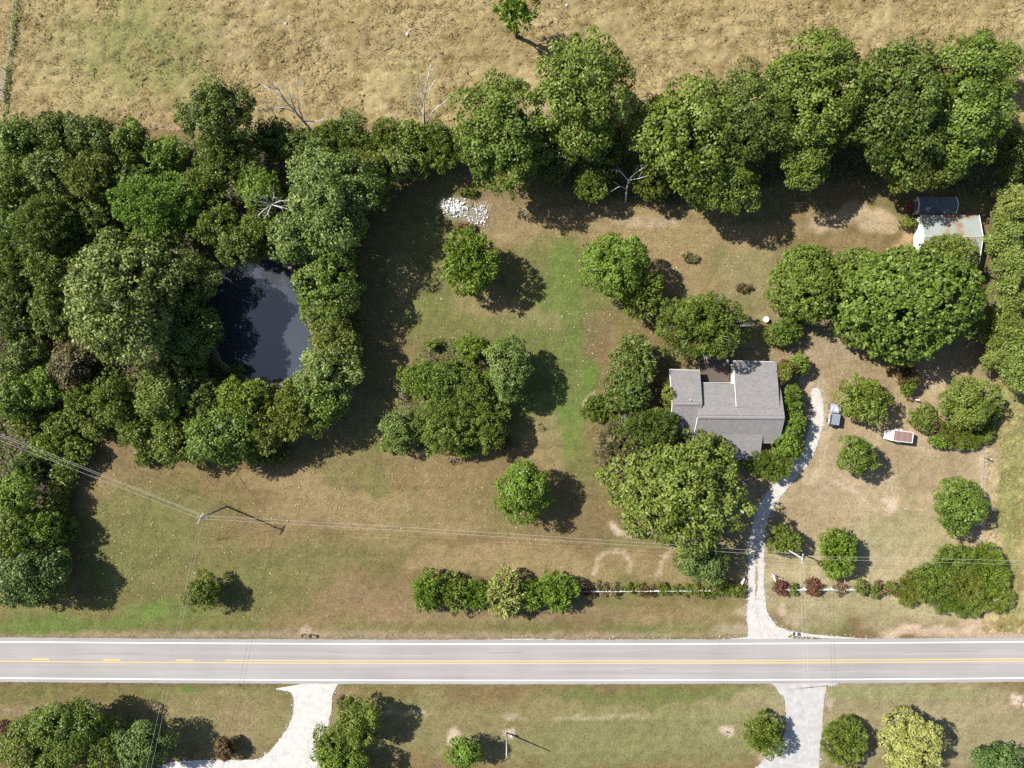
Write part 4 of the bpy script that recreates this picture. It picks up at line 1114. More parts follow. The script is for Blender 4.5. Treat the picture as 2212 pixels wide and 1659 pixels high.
# ---- shrubs near the house and sheds
for a, kw in [
    ((1292, 880, 38, 32, 1.7, 'spike', 'mid', 'spiky green shrub beside the bright lawn strip'), dict(scale=.7)),
    ((1345, 962, 64, 66, 2.4, 'spray', 'tan', 'sprawling dry shrub with bare arching twigs west of the great oak'), dict(twigs=26)),
    ((1350, 930, 40, 36, 2.2, 'shrub', 'olive', 'olive shrub above the sprawling dry shrub'), {}),
    ((1445, 856, 18, 32, 2.4, 'shrub', 'yellow', 'bright narrow shrub against the white west gable'), {}),
    ((1660, 1005, 52, 34, 2.2, 'spray', 'mid', 'arching hedge shrub at the southeast corner of the house'), dict(scale=.7)),
    ((1700, 962, 36, 38, 2.4, 'shrub', 'bright', 'leafy hedge shrub between drive and house porch'), dict(blossom=('pink', 14))),
    ((1718, 915, 28, 34, 2.4, 'shrub', 'mid', 'hedge shrub along the east wall beside the drive'), {}),
    ((1712, 862, 26, 32, 2.4, 'spike', 'mid', 'spiky shrub at the east wall level with the drive end'), dict(scale=.6)),
    ((1726, 787, 27, 24, 2.2, 'shrub', 'bright', 'round bright shrub off the northeast house corner'), {}),
    ((1694, 800, 24, 26, 2.4, 'shrub', 'rust', 'reddish green shrub at the northeast house corner'), dict(blossom=('red', 12))),
    ((1695, 800, 20, 20, 2.8, 'shrub', 'olive', 'olive shrub growing through the reddish one at the house corner'), {}),
    ((1963, 482, 22, 16, 1.4, 'shrub', 'yellow', 'little yellow green bush by the metal shed door'), {}),
    ((1740, 548, 44, 18, 3.0, 'shrub', 'yellow', 'yellowish vine shrub topping the low dark dome tree'), {}),
    ((1994, 905, 34, 32, 1.9, 'shrub', 'mid', 'pink flowering bush near the trailer tail'), dict(blossom=('pink', 55))),
    ((2060, 935, 44, 30, 1.6, 'spray', 'olive', 'arching bush with faded pink sprays below the yellow green tree'), dict(scale=.6, blossom=('pink', 26))),
    ((2120, 925, 34, 34, 1.6, 'spray', 'mid', 'arching bush with pinkish tips beside the wire fence'), dict(scale=.6, blossom=('pink', 16))),
    ((2032, 953, 26, 18, 1.2, 'shrub', 'bright', 'low bright bush beside the white planter'), {}),
    ((2095, 950, 30, 24, 1.3, 'spray', 'olive', 'low olive bush south of the arching pink bushes'), dict(scale=.55)),
    ((2140, 885, 24, 26, 1.8, 'shrub', 'bright', 'bright bush on the tall grass side of the yellow green tree'), {}),
    ((1490, 555, 20, 13, .5, 'shrub', 'tan', 'grey brush clump on the dry back lawn'), {}),
    ((1607, 622, 18, 12, .6, 'shrub', 'rust', 'low rusty weed clump on the lawn above the bird bath'), {}),
    ((1008, 492, 30, 10, .5, 'shrub', 'rust', 'brown dead weeds along the lower rim of the rock pile'), {}),
    ((1010, 415, 30, 10, .6, 'shrub', 'olive', 'weedy grass clump along the upper rim of the rock pile'), {}),
    ((2115, 1185, 10, 10, .8, 'shrub', 'rust', 'little rusty weed at the wire fence corner'), {}),
    ((2165, 1235, 16, 16, .9, 'shrub', 'bright', 'lone weed shrub in the tall grass beside the juniper mass'), {}),
]:
    plant(*a, cat='shrub', **kw)

# ---- big juniper / vine mass and roadside hedge
for a, kw in [
    ((1966, 1272, 38, 38, 1.7, 'spray', 'yellow', 'yellowish arching shrub at the fence end of the evergreen mass'), dict(scale=.6)),
    ((2012, 1262, 50, 44, 2.0, 'cedar', 'mid', 'low evergreen shrub next to the yellowish one in the mass'), dict(scale=1.1)),
    ((2118, 1232, 62, 58, 2.7, 'spray', 'bright', 'largest arching evergreen shrub of the mass at the fence end'), dict(scale=.75)),
    ((2056, 1216, 48, 42, 2.4, 'cedar', 'mid', 'upper evergreen shrub of the mass at the fence end'), {}),
    ((2062, 1292, 62, 44, 2.0, 'spray', 'mid', 'road side evergreen shrub of the mass at the fence end'), dict(scale=.6)),
    ((2142, 1288, 52, 42, 2.0, 'spray', 'yellow', 'easternmost evergreen shrub of the mass'), dict(scale=.7)),
    ((2084, 1252, 50, 44, 2.6, 'spray', 'yellow', 'yellow green plume shrub in the middle of the mass'), dict(scale=.7)),
]:
    plant(*a, cat='shrub', group='evergreen mass at the end of the white fence', **kw)
for a, kw in [
    ((928, 1276, 42, 45, 2.6, 'spike', 'bright', 'first shrub at the open end of the roadside hedge row'), dict(scale=.8)),
    ((982, 1280, 36, 43, 2.5, 'spike', 'mid', 'second shrub of the roadside hedge row next to the open end'), dict(scale=.8)),
    ((1030, 1283, 34, 41, 2.3, 'spike', 'bright', 'third shrub of the roadside hedge row beside the golden one'), dict(scale=.8)),
    ((1094, 1280, 42, 56, 3.3, 'spike', 'gold', 'tall golden green shrub in the roadside hedge row'), dict(scale=.9)),
    ((1150, 1285, 33, 42, 2.4, 'spike', 'bright', 'dark green shrub between golden shrub and hedge end'), dict(scale=.8)),
    ((1206, 1278, 40, 47, 2.8, 'spike', 'bright', 'last rounded shrub of the roadside hedge row touching the white fence'), dict(scale=.8)),
]:
    plant(*a, cat='shrub', group='hedge row along the road', **kw)

# ---- south of the road
for a, kw in [
    ((75, 1600, 66, 62, 5.5, 'oak', 'olive', 'olive oak in the corner below the road'), {}),
    ((150, 1562, 84, 56, 6.5, 'oak', 'mid', 'wide green oak below the road at the corner group'), {}),
    ((120, 1640, 80, 48, 6.0, 'oak', 'olive', 'lower oak of the corner group cut by the bottom edge'), {}),
    ((235, 1612, 44, 66, 5.0, 'fine', 'yellow', 'slim yellow green tree between wide oak and bluish tree'), {}),
    ((312, 1612, 58, 58, 5.5, 'oak', 'blue', 'bluish green tree under the crossing wires below the road'), {}),
    ((768, 1562, 52, 54, 5.0, 'oak', 'mid', 'green tree beside the white drive below the road'), {}),
    ((712, 1612, 40, 46, 3.6, 'maple', 'olive', 'olive bushy tree crowding the white drive edge'), {}),
    ((742, 1648, 56, 44, 5.0, 'maple', 'bright', 'bright tree by the white drive cut by the bottom edge'), {}),
    ((1002, 1622, 38, 36, 4.2, 'maple', 'bright', 'small bright tree beside a mown pale ring below the road'), {}),
    ((1650, 1586, 46, 48, 3.0, 'spike', 'mid', 'neatly rounded dense tree on the paved drive west side'), dict(scale=.6)),
    ((1826, 1602, 52, 54, 3.2, 'spike', 'mid', 'neatly rounded dense tree on the paved drive east side'), dict(scale=.6)),
    ((1960, 1606, 66, 78, 4.6, 'maple', 'gold', 'pale golden tree below the road'), {}),
    ((2150, 1640, 58, 38, 3.6, 'maple', 'blue', 'bluish small tree at the bottom edge near the yellow sign'), {}),
]:
    plant(*a, **kw)
for a, kw in [
    ((488, 1614, 24, 30, 2.0, 'shrub', 'rust', 'dark red shrub beside the white gravel branch'), dict(blossom=('red', 36))),
    ((18, 1580, 24, 30, 1.8, 'shrub', 'rust', 'reddish shrub at the bottom corner beside the olive oak'), dict(blossom=('red', 16))),
    ((740, 1512, 12, 14, .8, 'shrub', 'rust', 'brown weed clump where the white drive meets the verge'), {}),
]:
    plant(*a, cat='shrub', **kw)

# ---- climbing roses on the white fence
ROSE = 'climbing roses on the white rail fence'
for i, (x, w, tint, b, lab) in enumerate([
    (1268, 16, 'rust', ('red', 12), 'sparse red rose at the hedge end of the white fence'),
    (1300, 14, 'tan', ('red', 9), 'thin rose with a red tuft second from the hedge end'),
    (1330, 14, 'tan', None, 'thin brown rose without bloom third from the hedge end'),
    (1366, 18, 'olive', None, 'bushy olive rose fourth from the hedge end'),
    (1396, 18, 'rust', None, 'brownish rose at the middle of the long white fence'),
    (1432, 14, 'olive', ('red', 4), 'small olive rose just past the middle of the long white fence'),
    (1462, 16, 'olive', ('red', 6), 'rose with orange red tips below the bluish tree'),
    (1496, 18, 'yellow', ('red', 6), 'yellowish rose below the bluish tree'),
    (1528, 18, 'olive', ('red', 8), 'olive rose two away from the drive'),
    (1562, 20, 'olive', ('red', 20), 'rose with a big red tuft beside the drive end of the fence'),
    (1594, 18, 'olive', ('red', 4), 'large grey green rose at the drive end of the long fence'),
]):
    plant(x, (1277, 1270, 1275, 1271)[i % 4], w * 1.3, 15 if i < 8 else 18, .72 if i < 9 else 1.0, 'shrub', tint, lab, cat='shrub', name='rose_bush', group=ROSE, blossom=b, open_=.5, scale=.75)
for i, (x, w, tint, b, lab) in enumerate([
    (1682, 17, 'rust', ('red', 60), 'deep red rose on the fence post east of the drive'),
    (1713, 13, 'olive', None, 'thin olive rose between two red ones east of the drive'),
    (1757, 22, 'rust', ('red', 80), 'largest deep red rose on the short white fence'),
    (1815, 18, 'tan', ('red', 22), 'faded red rose in the middle of the short white fence'),
    (1860, 18, 'olive', ('pink', 18), 'greyish pink rose near the evergreen mass'),
    (1893, 15, 'olive', ('pink', 42), 'magenta rose next to the evergreen mass'),
    (1922, 14, 'olive', ('pink', 34), 'magenta rose touching the yellowish arching shrub'),
]):
    plant(x, 1268 + (i % 2) * 4, w, 14 if i in (1, 3) else 20, .8 if i in (1, 3) else 1.1, 'shrub', tint, lab, cat='shrub', name='rose_bush', group=ROSE, blossom=b, open_=.2, scale=.8)

# ---- undergrowth nobody could count
def undergrowth(name, label, poly, n, hmax, tint, seed, size=.5, avoid=None):
    rg = np.random.default_rng(seed)
    xs = [q[0] for q in poly]; ys = [q[1] for q in poly]
    pt = np.stack([rg.uniform(min(xs), max(xs), n * 2), rg.uniform(min(ys), max(ys), n * 2)], -1)
    ok = inside(pt[:, 0], pt[:, 1], poly)
    if avoid: ok &= ~inside(pt[:, 0], pt[:, 1], avoid)
    pt = pt[ok][:n]; n = len(pt)
    z = hmax * (fbm(pt[:, 0], pt[:, 1], 3.2, seed % 50) ** 1.6) * rg.uniform(.35, 1, n) + .03
    nor = unit(rg.normal(0, .5, (n, 3)) + (0, 0, 1)); ax = unit(np.cross(nor, rg.normal(size=(n, 3)))); sd_ = np.cross(nor, ax)
    c = np.c_[pt, z]; l = (size * rg.uniform(.6, 1.3, n))[:, None]
    co = np.stack([c - ax * l * .5, c + sd_ * l * .3, c + ax * l * .5, c - sd_ * l * .3], 1).reshape(-1, 3)
    co[:, 2] = np.maximum(co[:, 2], .0)
    me = np_mesh(name, co, np.arange(4 * n).reshape(-1, 4)); face_float(me, 'v', np.clip(rg.normal(.45, .25, n), 0, 1))
    me.materials.append(LEAF[tint])
    return tag(link(name, me), label, 'undergrowth', kind='stuff')
undergrowth('wood_undergrowth', 'tangled undergrowth filling the wood round the pond', WOOD, 30000, 4.6, 'olive', 301, .5, POND)
undergrowth('hedgerow_undergrowth', 'shaded undergrowth below the hedgerow oaks', TREELINE, 9000, 1.2, 'deep', 302, .45)
undergrowth('thicket_undergrowth', 'weedy undergrowth in the yard thicket', ISLAND, 3500, .9, 'olive', 303, .35)
undergrowth('pine_undergrowth', 'dry undergrowth between the pale pines', EASTWOOD, 2500, .8, 'tan', 304, .35)
FENCELINE = pp([(40, -60), (50, -60), (14, 290), (2, 290)])
undergrowth('fence_weeds', 'weeds growing along the pasture fence line', FENCELINE, 2600, 1.5, 'pine', 305, .3)
# ------------------------------------------------------------------ house
def shingle_mat(name, rgb, var=.16):
    m, nt, b = new_mat(name)
    tc = nd(nt, 'ShaderNodeTexCoord')
    br = nd(nt, 'ShaderNodeTexBrick'); br.inputs['Scale'].default_value = 1.0
    br.inputs['Brick Width'].default_value = .33; br.inputs['Row Height'].default_value = .15; br.inputs['Mortar Size'].default_value = .012
    lo = tuple(c * (1 - var) for c in rgb); hi = tuple(c * (1 + var * .7) for c in rgb)
    br.inputs['Color1'].default_value = (*lo, 1); br.inputs['Color2'].default_value = (*hi, 1); br.inputs['Mortar'].default_value = (*(c * .6 for c in rgb), 1)
    nt.links.new(tc.outputs['Object'], br.inputs['Vector'])
    no = nd(nt, 'ShaderNodeTexNoise'); no.inputs['Scale'].default_value = .7; no.inputs['Detail'].default_value = 6; no.inputs['Roughness'].default_value = .65
    nt.links.new(tc.outputs['Object'], no.inputs['Vector'])
    mr = nd(nt, 'ShaderNodeMapRange'); mr.inputs['From Min'].default_value = .3; mr.inputs['From Max'].default_value = .7; mr.inputs['To Min'].default_value = .90; mr.inputs['To Max'].default_value = 1.06
    nt.links.new(no.outputs[0], mr.inputs['Value'])
    vm = nd(nt, 'ShaderNodeVectorMath', operation='SCALE')
    nt.links.new(br.outputs['Color'], vm.inputs[0]); nt.links.new(mr.outputs[0], vm.inputs['Scale'])
    nt.links.new(vm.outputs[0], b.inputs['Base Color'])
    b.inputs['Roughness'].default_value = .9; b.inputs['Specular IOR Level'].default_value = .2
    return m
SHINGLE = shingle_mat('grey_shingle', (.208, .198, .196))
RIDGE = plain('ridge_shingle', (.205, .195, .192), rough=.9)
VENTDARK = plain('ridge_vent_gap', (.05, .05, .05), rough=.9)
SIDING = plain('white_siding', (.66, .65, .62), rough=.6, var=.06)
TRIM = plain('white_trim', (.72, .72, .70), rough=.5, var=.05)
GLASS = plain('window_glass', (.02, .025, .03), rough=.08, spec=.6, var=.1)
DOORM = plain('painted_door', (.20, .09, .06), rough=.5)
DECKM = plain('weathered_deck_boards', (.095, .075, .06), rough=.85, var=.3, scale=6)  # dark wood, deepened further for the tree shade over the deck
RAILM = plain('weathered_rail', (.22, .20, .17), rough=.85, var=.2)
METAL = plain('galvanised_metal', (.45, .46, .47), rough=.4, metal=.7, var=.15)
BLACK = plain('black_rubber', (.02, .02, .02), rough=.8, var=.2)

def HZ(zx, zy, h): return F3(1920 + zx / 5.027, 1020 + zy / 5.027, h)
HO = (39.0, -4.0, 0.0)
house = thing('house', 'white house with grey shingled roof between great oak and gravel drive', 'house', HO)
def hb(mb, name, mat, par=None, **k):
    o = mb.build(name, mat, par or house, HO, **k); return o
RWx, REx = 31.9, 46.8
yR, yS, yN = -5.68, -10.22, .20
zR, zS, zN = 5.0, 2.7, 2.5
TH = .12
# main roof
hb(MB().slab([(RWx, yR, zR), (31.55, yS, zS), (46.72, yS - .08, zS), (REx + .05, yR - .12, zR)], TH), 'roof', SHINGLE)
hb(MB().slab([(REx + .05, yR - .12, zR), (46.95, yN - .25, zN), (RWx, yN, zN), (RWx, yR, zR)], TH), 'roof', SHINGLE)
# north extension with a shallower pitch
hz = zR - (-4.12 - yR) / (yN - yR) * (zR - zN) + .05
hb(MB().slab([(38.72, -4.05, hz), (46.18, -4.22, hz), (46.30, 3.85, 2.62), (38.76, 4.05, 2.62)], .16), 'roof', SHINGLE)
hb(MB().add([(38.70, -3.9, hz - .10), (38.74, 4.07, 2.5), (38.74, 4.07, 2.66), (38.70, -3.9, hz + .04), (38.64, -3.9, hz - .1), (38.68, 4.07, 2.5), (38.68, 4.07, 2.66), (38.64, -3.9, hz + .04)],
      [(0, 1, 2, 3), (7, 6, 5, 4), (3, 2, 6, 7), (0, 4, 5, 1), (1, 5, 6, 2), (0, 3, 7, 4)]), 'fascia_board', TRIM)
# west wing
wz, we = 4.7, 2.6
hb(MB().slab([(27.62, -3.35, wz), (32.75, -3.40, wz), (32.88, 2.38, we), (27.62, 2.56, we)], TH), 'roof', SHINGLE)
hb(MB().slab([(27.62, -3.35, wz), (27.60, -9.15, we), (32.0, -9.2, we), (32.75, -3.40, wz)], TH), 'roof', SHINGLE)
# front porch
pz = zR - (8.72 + yR) / (-(yS - yR)) * (zR - zS) + .05
hb(MB().slab([(34.6, -8.72, pz), (34.5, -13.2, 2.5), (43.35, -13.25, 2.5), (43.6, -8.78, pz)], .16), 'roof', SHINGLE)
# ridge caps with the two vent slots
hb(MB().slab([(RWx + .05, yR + .28, zR - .05), (RWx + .05, yR, zR + .07), (REx - .1, yR - .12, zR + .07), (REx - .1, yR + .16, zR - .05)][::-1], .06), 'ridge_cap', RIDGE)
hb(MB().slab([(RWx + .05, yR, zR + .07), (RWx + .05, yR - .28, zR - .07), (REx - .1, yR - .40, zR - .07), (REx - .1, yR - .12, zR + .07)][::-1], .06), 'ridge_cap', RIDGE)
for d_ in (.30, -.31):
    hb(MB().tube([(RWx + .1, yR + d_, zR - .09), (REx - .25, yR - .12 + d_, zR - .09)], .05, 5), 'ridge_vent', VENTDARK)
hb(MB().slab([(28.2, -3.10, wz - .04), (28.2, -3.37, wz + .06), (32.3, -3.4, wz + .06), (32.3, -3.13, wz - .04)][::-1], .05), 'ridge_cap', RIDGE)
hb(MB().slab([(28.2, -3.37, wz + .06), (28.2, -3.64, wz - .05), (32.3, -3.67, wz - .05), (32.3, -3.4, wz + .06)][::-1], .05), 'ridge_cap', RIDGE)
for d_ in (.29, -.31):
    hb(MB().tube([(28.25, -3.37 + d_, wz - .07), (32.25, -3.4 + d_, wz - .07)], .045, 5), 'ridge_vent', VENTDARK)
# walls
hb(MB().extrude_x([(-9.75, 0), (-.25, 0), (-.25, zN + .05), (yR - .05, zR - .2), (-9.75, zS + .05)], 32.3, 46.35), 'wall', SIDING)
hb(MB().extrude_x([(-.2, 0), (3.55, 0), (3.55, 2.45), (-.2, 3.25)], 39.05, 45.9), 'wall', SIDING)
hb(MB().extrude_x([(-8.8, 0), (2.15, 0), (2.15, 2.6), (-3.37, 4.52), (-8.8, 2.62)], 27.95, 32.25), 'wall', SIDING)
# rake and eave trim
hb(MB().tube([(31.52, yS, zS - .03), (RWx - .03, yR, zR - .03)], .06, 4), 'rake_trim', TRIM)
hb(MB().tube([(27.58, 2.56, we - .05), (27.58, -3.35, wz - .05), (27.56, -9.15, we - .05)], .07, 4), 'rake_trim', TRIM)
hb(MB().box((30.25, 2.50, we - .07), (5.25, .06, .16), -.034), 'gutter', TRIM)
hb(MB().box((35.7, .24, zN - .06), (5.9, .06, .16)), 'gutter', TRIM)
hb(MB().box((42.5, 3.99, 2.5), (7.5, .06, .18), -.026), 'gutter', TRIM)
hb(MB().box((39.1, -10.3, 2.6), (15.1, .06, .14)), 'gutter', TRIM)
# windows and doors
def window(x, y, z, w, h, face):
    s = (w, .08, h) if face in 'ns' else (.08, w, h)
    o = hb(MB().box((x, y, z), s), 'window', TRIM)
    s2 = (w - .16, .10, h - .16) if face in 'ns' else (.10, w - .16, h - .16)
    o2 = hb(MB().box((x, y, z), s2), 'pane', GLASS, o)
for y in (-7.0, -4.8, -.6): window(27.93, y, 1.45, .95, 1.2, 'w')
for x in (33.6, 36.2, 42.4, 44.8): window(x, -9.77, 1.5, 1.1, 1.3, 's')
window(29.8, 2.17, 1.5, 1.1, 1.2, 'n'); window(41.4, 3.57, 1.5, 1.2, 1.1, 'n'); window(44.2, 3.57, 1.5, 1.2, 1.1, 'n')
window(46.37, -3.0, 1.5, 1.0, 1.2, 'e'); window(46.37, -7.4, 1.5, 1.0, 1.2, 'e'); window(29.9, -8.82, 1.5, 1.1, 1.2, 's')
d1 = hb(MB().box((39.3, -9.77, 1.03), (.95, .08, 2.05)), 'door', DOORM)
hb(MB().cyl((39.65, -9.84, 1.0), .035, .07, 8, 'y'), 'handle', METAL, d1)
d2 = hb(MB().box((36.6, -.22, 1.25), (1.6, .08, 2.0)), 'door', GLASS)
for x in (34.9, 37.6, 40.4, 43.1):
    hb(MB().box((x, -12.9, 1.25), (.14, .14, 2.5)), 'porch_post', TRIM)
hb(MB().box((38.95, -11.4, .12), (8.8, 3.5, .24)), 'porch_floor', DECKM)
hb(MB().tube([(30.65, -2.75, 4.3), (30.65, -2.75, 4.85)], .075, 8), 'vent_pipe', TRIM)
hb(MB().tube([(45.1, 3.9, 2.3), (45.2, 4.3, 3.6), (45.22, 4.35, 5.0)], .03, 5), 'mast', METAL)
# deck behind the house, each board its own piece
DO = (35.9, 2.4, 0)
deck = thing('deck', 'weathered wooden deck in the shade behind the house', 'deck', DO)
board = MB().box((0, 0, 0), (5.55, .135, .035)).build('board', DECKM, me_only=True)
for k in range(29):
    o = link('board', board); o.parent = deck; o.location = (35.85 - DO[0], .42 + k * .142 - DO[1], .5)
b2 = MB().box((0, 0, 0), (2.0, .135, .035)).build('board', DECKM, me_only=True)
for k in range(11):
    o = link('board', b2); o.parent = deck; o.location = (37.95 - DO[0], 4.56 + k * .142 - DO[1], .38)
for x, y, z1 in ((33.1, 4.45, 1.4), (34.9, 4.45, 1.4), (36.7, 4.45, 1.4), (36.9, 6.1, 1.3), (38.95, 6.1, 1.3), (38.95, 4.6, 1.3), (33.1, 2.6, 1.4)):
    MB().box((x, y, z1 / 2), (.1, .1, z1)).build('post', RAILM, deck, DO)
for a_, b_ in (((33.1, 4.45, 1.38), (36.9, 4.45, 1.38)), ((36.9, 4.45, 1.3), (36.9, 6.1, 1.28)), ((38.95, 4.6, 1.3), (38.95, 6.1, 1.28)), ((33.1, 4.45, .95), (36.9, 4.45, .95)), ((33.1, 2.6, 1.38), (33.1, 4.45, 1.38))):
    MB().tube([a_, b_], .055, 4).build('rail', RAILM, deck, DO)
o = MB().cyl((38.3, 4.1, .72), .22, .40, 14).build('flower_pot', TRIM); tag(o, 'small white pot standing on the house deck', 'pot')

# ------------------------------------------------------------------ metal shed and low shed
def rusty_mat():
    m, nt, b = new_mat('rusty_teal_metal')
    tc = nd(nt, 'ShaderNodeTexCoord')
    no = nd(nt, 'ShaderNodeTexNoise'); no.inputs['Scale'].default_value = .28; no.inputs['Detail'].default_value = 7; no.inputs['Roughness'].default_value = .6
    nt.links.new(tc.outputs['Object'], no.inputs['Vector'])
    cr = nd(nt, 'ShaderNodeValToRGB'); e = cr.color_ramp.elements
    e[0].position = .40; e[0].color = (.25, .285, .265, 1); e[1].position = .62; e[1].color = (.22, .125, .08, 1)
    k = e.new(.50); k.color = (.25, .25, .215, 1); k = e.new(.55); k.color = (.25, .195, .145, 1)
    nt.links.new(no.outputs[0], cr.inputs[0])
    wv = nd(nt, 'ShaderNodeTexWave'); wv.inputs['Scale'].default_value = 1.2; wv.bands_direction = 'X'
    nt.links.new(tc.outputs['Object'], wv.inputs['Vector'])
    mr = nd(nt, 'ShaderNodeMapRange'); mr.inputs['To Min'].default_value = .86; mr.inputs['To Max'].default_value = 1.05
    nt.links.new(wv.outputs['Fac'], mr.inputs['Value'])
    vm = nd(nt, 'ShaderNodeVectorMath', operation='SCALE'); nt.links.new(cr.outputs[0], vm.inputs[0]); nt.links.new(mr.outputs[0], vm.inputs['Scale'])
    nt.links.new(vm.outputs[0], b.inputs['Base Color']); b.inputs['Roughness'].default_value = .75; b.inputs['Specular IOR Level'].default_value = .25
    return m
RUSTROOF = rusty_mat()
SO = (76.6, 25.4, 0)
shed = thing('metal_shed', 'large metal shed with pale teal rusty roof and white front', 'shed', SO)
x0, x1 = 71.6, 81.8; ys, yr, yn = 21.0, 25.6, 29.6
n_sheet = 10
for k in range(n_sheet):
    a_ = x0 + (x1 - x0) * k / n_sheet; b_ = x0 + (x1 - x0) * (k + 1) / n_sheet - .012
    MB().slab([(a_, yr, 3.55 + .004 * (k % 2)), (b_, yr, 3.55 + .004 * (k % 2)), (b_, yn, 2.5), (a_, yn, 2.5)], .05).build('roof_sheet', RUSTROOF, shed, SO)
    MB().slab([(a_, ys, 2.5), (b_, ys, 2.5), (b_, yr, 3.55 + .004 * (k % 2)), (a_, yr, 3.55 + .004 * (k % 2))], .05).build('roof_sheet', RUSTROOF, shed, SO)
MB().tube([(x0, yr, 3.57), (x1, yr, 3.57)], .11, 6).build('ridge_cap', plain('ridge_metal', (.40, .39, .36), rough=.6), shed, SO)
for xx in (x0 - .04, x1 + .03):
    MB().tube([(xx, ys, 2.48), (xx, yr, 3.53), (xx, yn, 2.48)], .07, 4).build('rake_trim', TRIM, shed, SO)
MB().extrude_x([(21.15, 0), (29.45, 0), (29.45, 2.45), (25.6, 3.4), (21.15, 2.45)], 71.8, 81.6).build('wall', plain('white_metal_wall', (.74, .74, .73), rough=.5, var=.05), shed, SO)
dd = MB().box((71.76, 24.9, 1.1), (.06, 3.0, 2.2)).build('door', plain('white_sliding_door', (.68, .68, .68), rough=.45), shed, SO)
MB().box((71.72, 23.7, 1.1), (.05, .06, .3)).build('handle', BLACK, dd, SO)

LO = (74.5, 31.4, 0)
low = thing('low_shed', 'low dark roofed shed with white curved rakes beside the metal shed', 'shed', LO)
DARKROOF = plain('dark_shed_roof', (.085, .095, .11), rough=.8, var=.3, scale=2)
prof = [(29.95, 2.1), (30.5, 2.55), (31.4, 2.85), (32.3, 2.55), (32.85, 2.1)]
mb = MB()
for (ya, za), (yb, zb) in zip(prof[:-1], prof[1:]):
    mb = MB().slab([(71.2, ya, za), (77.9, ya, za), (77.9, yb, zb), (71.2, yb, zb)], .06)
    mb.build('roof_panel', DARKROOF, low, LO)
for xx in (71.16, 77.94):
    MB().tube([(xx, a_, b_ + .02) for a_, b_ in prof], .07, 5).build('rake_trim', TRIM, low, LO)
MB().extrude_x([(30.1, 0), (32.7, 0), (32.7, 2.1), (31.4, 2.72), (30.1, 2.1)], 71.4, 77.7).build('wall', plain('grey_shed_wall', (.30, .30, .29), rough=.7), low, LO)
MB().box((71.38, 31.4, 1.0), (.06, 1.6, 2.0)).build('door', plain('dark_shed_door', (.10, .09, .08), rough=.7), low, LO)

# ------------------------------------------------------------------ red implement
IMO = (*F3(2668, 606, .5)[:2], 0)
imp = thing('farm_implement', 'red tractor implement parked at the end of the low dark shed', 'implement', IMO)
RED = plain('red_paint', (.34, .035, .025), rough=.5, var=.2)
for y in (-.8, 0, .8): MB().box((0, y, .62), (2.0, .1, .12)).build('frame_bar', RED, imp)
for x in (-.95, -.3, .35, .95): MB().box((x, 0, .70), (.09, 1.9, .1)).build('frame_bar', RED, imp)
for x in (-.6, 0, .6): MB().tube([(x, -.4, .6), (x + .1, -.5, .3), (x + .25, -.5, .02)], .035, 5).build('tine', RED, imp)
for x in (-.4, .3): MB().tube([(x, .5, .6), (x + .1, .45, .3), (x + .25, .45, .02)], .035, 5).build('tine', RED, imp)
MB().tube([(-.3, -.3, .7), (-.3, 0, 1.35), (-.3, .3, .7)], .05, 5).build('hitch_mast', RED, imp)
MB().tube([(-.95, 0, .7), (-.3, 0, 1.3)], .045, 5).build('brace', RED, imp)
for y in (-1.0, 1.0):
    wv = MB().cyl((.4, y, .3), .3, .16, 14, 'y').build('wheel', BLACK, imp)
    MB().cyl((.4, y, .3), .14, .18, 10, 'y').build('rim', RED, wv)

# ------------------------------------------------------------------ parked car (boxy, silver, grey top); x forward locally
CARM = plain('silver_paint', (.46, .45, .50), rough=.28, metal=.35, var=.04)
TOPM = plain('grey_blue_top', (.17, .20, .26), rough=.55, var=.06)
FLARE = plain('grey_plastic', (.13, .13, .14), rough=.6)
car = thing('parked_car', 'boxy silver off road car with grey top parked beside the gravel drive', 'car', (57.2, -5.35, 0), math.radians(90 - 9.5))
MB().extrude_x([(-.74, .52), (.74, .52), (.78, .95), (.70, 1.06), (-.70, 1.06), (-.78, .95)], -1.95, .45).build('body', CARM, car, bevel=.03)
MB().add([(.42, -.72, .5), (1.75, -.58, .52), (1.75, .58, .52), (.42, .72, .5), (.42, -.70, 1.08), (1.75, -.54, 1.00), (1.75, .54, 1.00), (.42, .70, 1.08)],
         [(3, 2, 1, 0), (4, 5, 6, 7), (0, 1, 5, 4), (1, 2, 6, 5), (2, 3, 7, 6), (3, 0, 4, 7)]).build('hood', CARM, car, bevel=.04)
MB().add([(.30, -.68, 1.06), (.30, .68, 1.06), (-.02, .62, 1.72), (-.02, -.62, 1.72), (.26, -.68, 1.06), (.26, .68, 1.06), (-.06, .62, 1.72), (-.06, -.62, 1.72)],
         [(0, 1, 2, 3), (7, 6, 5, 4), (0, 3, 7, 4), (1, 5, 6, 2), (3, 2, 6, 7), (0, 4, 5, 1)]).build('windscreen', GLASS, car)
top = MB().add([(-.05, -.64, 1.70), (-.05, .64, 1.70), (-1.9, .66, 1.70), (-1.9, -.66, 1.70), (-.05, -.60, 1.79), (-.05, .60, 1.79), (-1.86, .62, 1.79), (-1.86, -.62, 1.79)],
         [(3, 2, 1, 0), (4, 5, 6, 7), (0, 1, 5, 4), (1, 2, 6, 5), (2, 3, 7, 6), (3, 0, 4, 7)]).build('roof', TOPM, car, bevel=.03)
MB().box((-.04, 0, 1.785), (.12, 1.24, .05)).build('roof_trim', CARM, top)
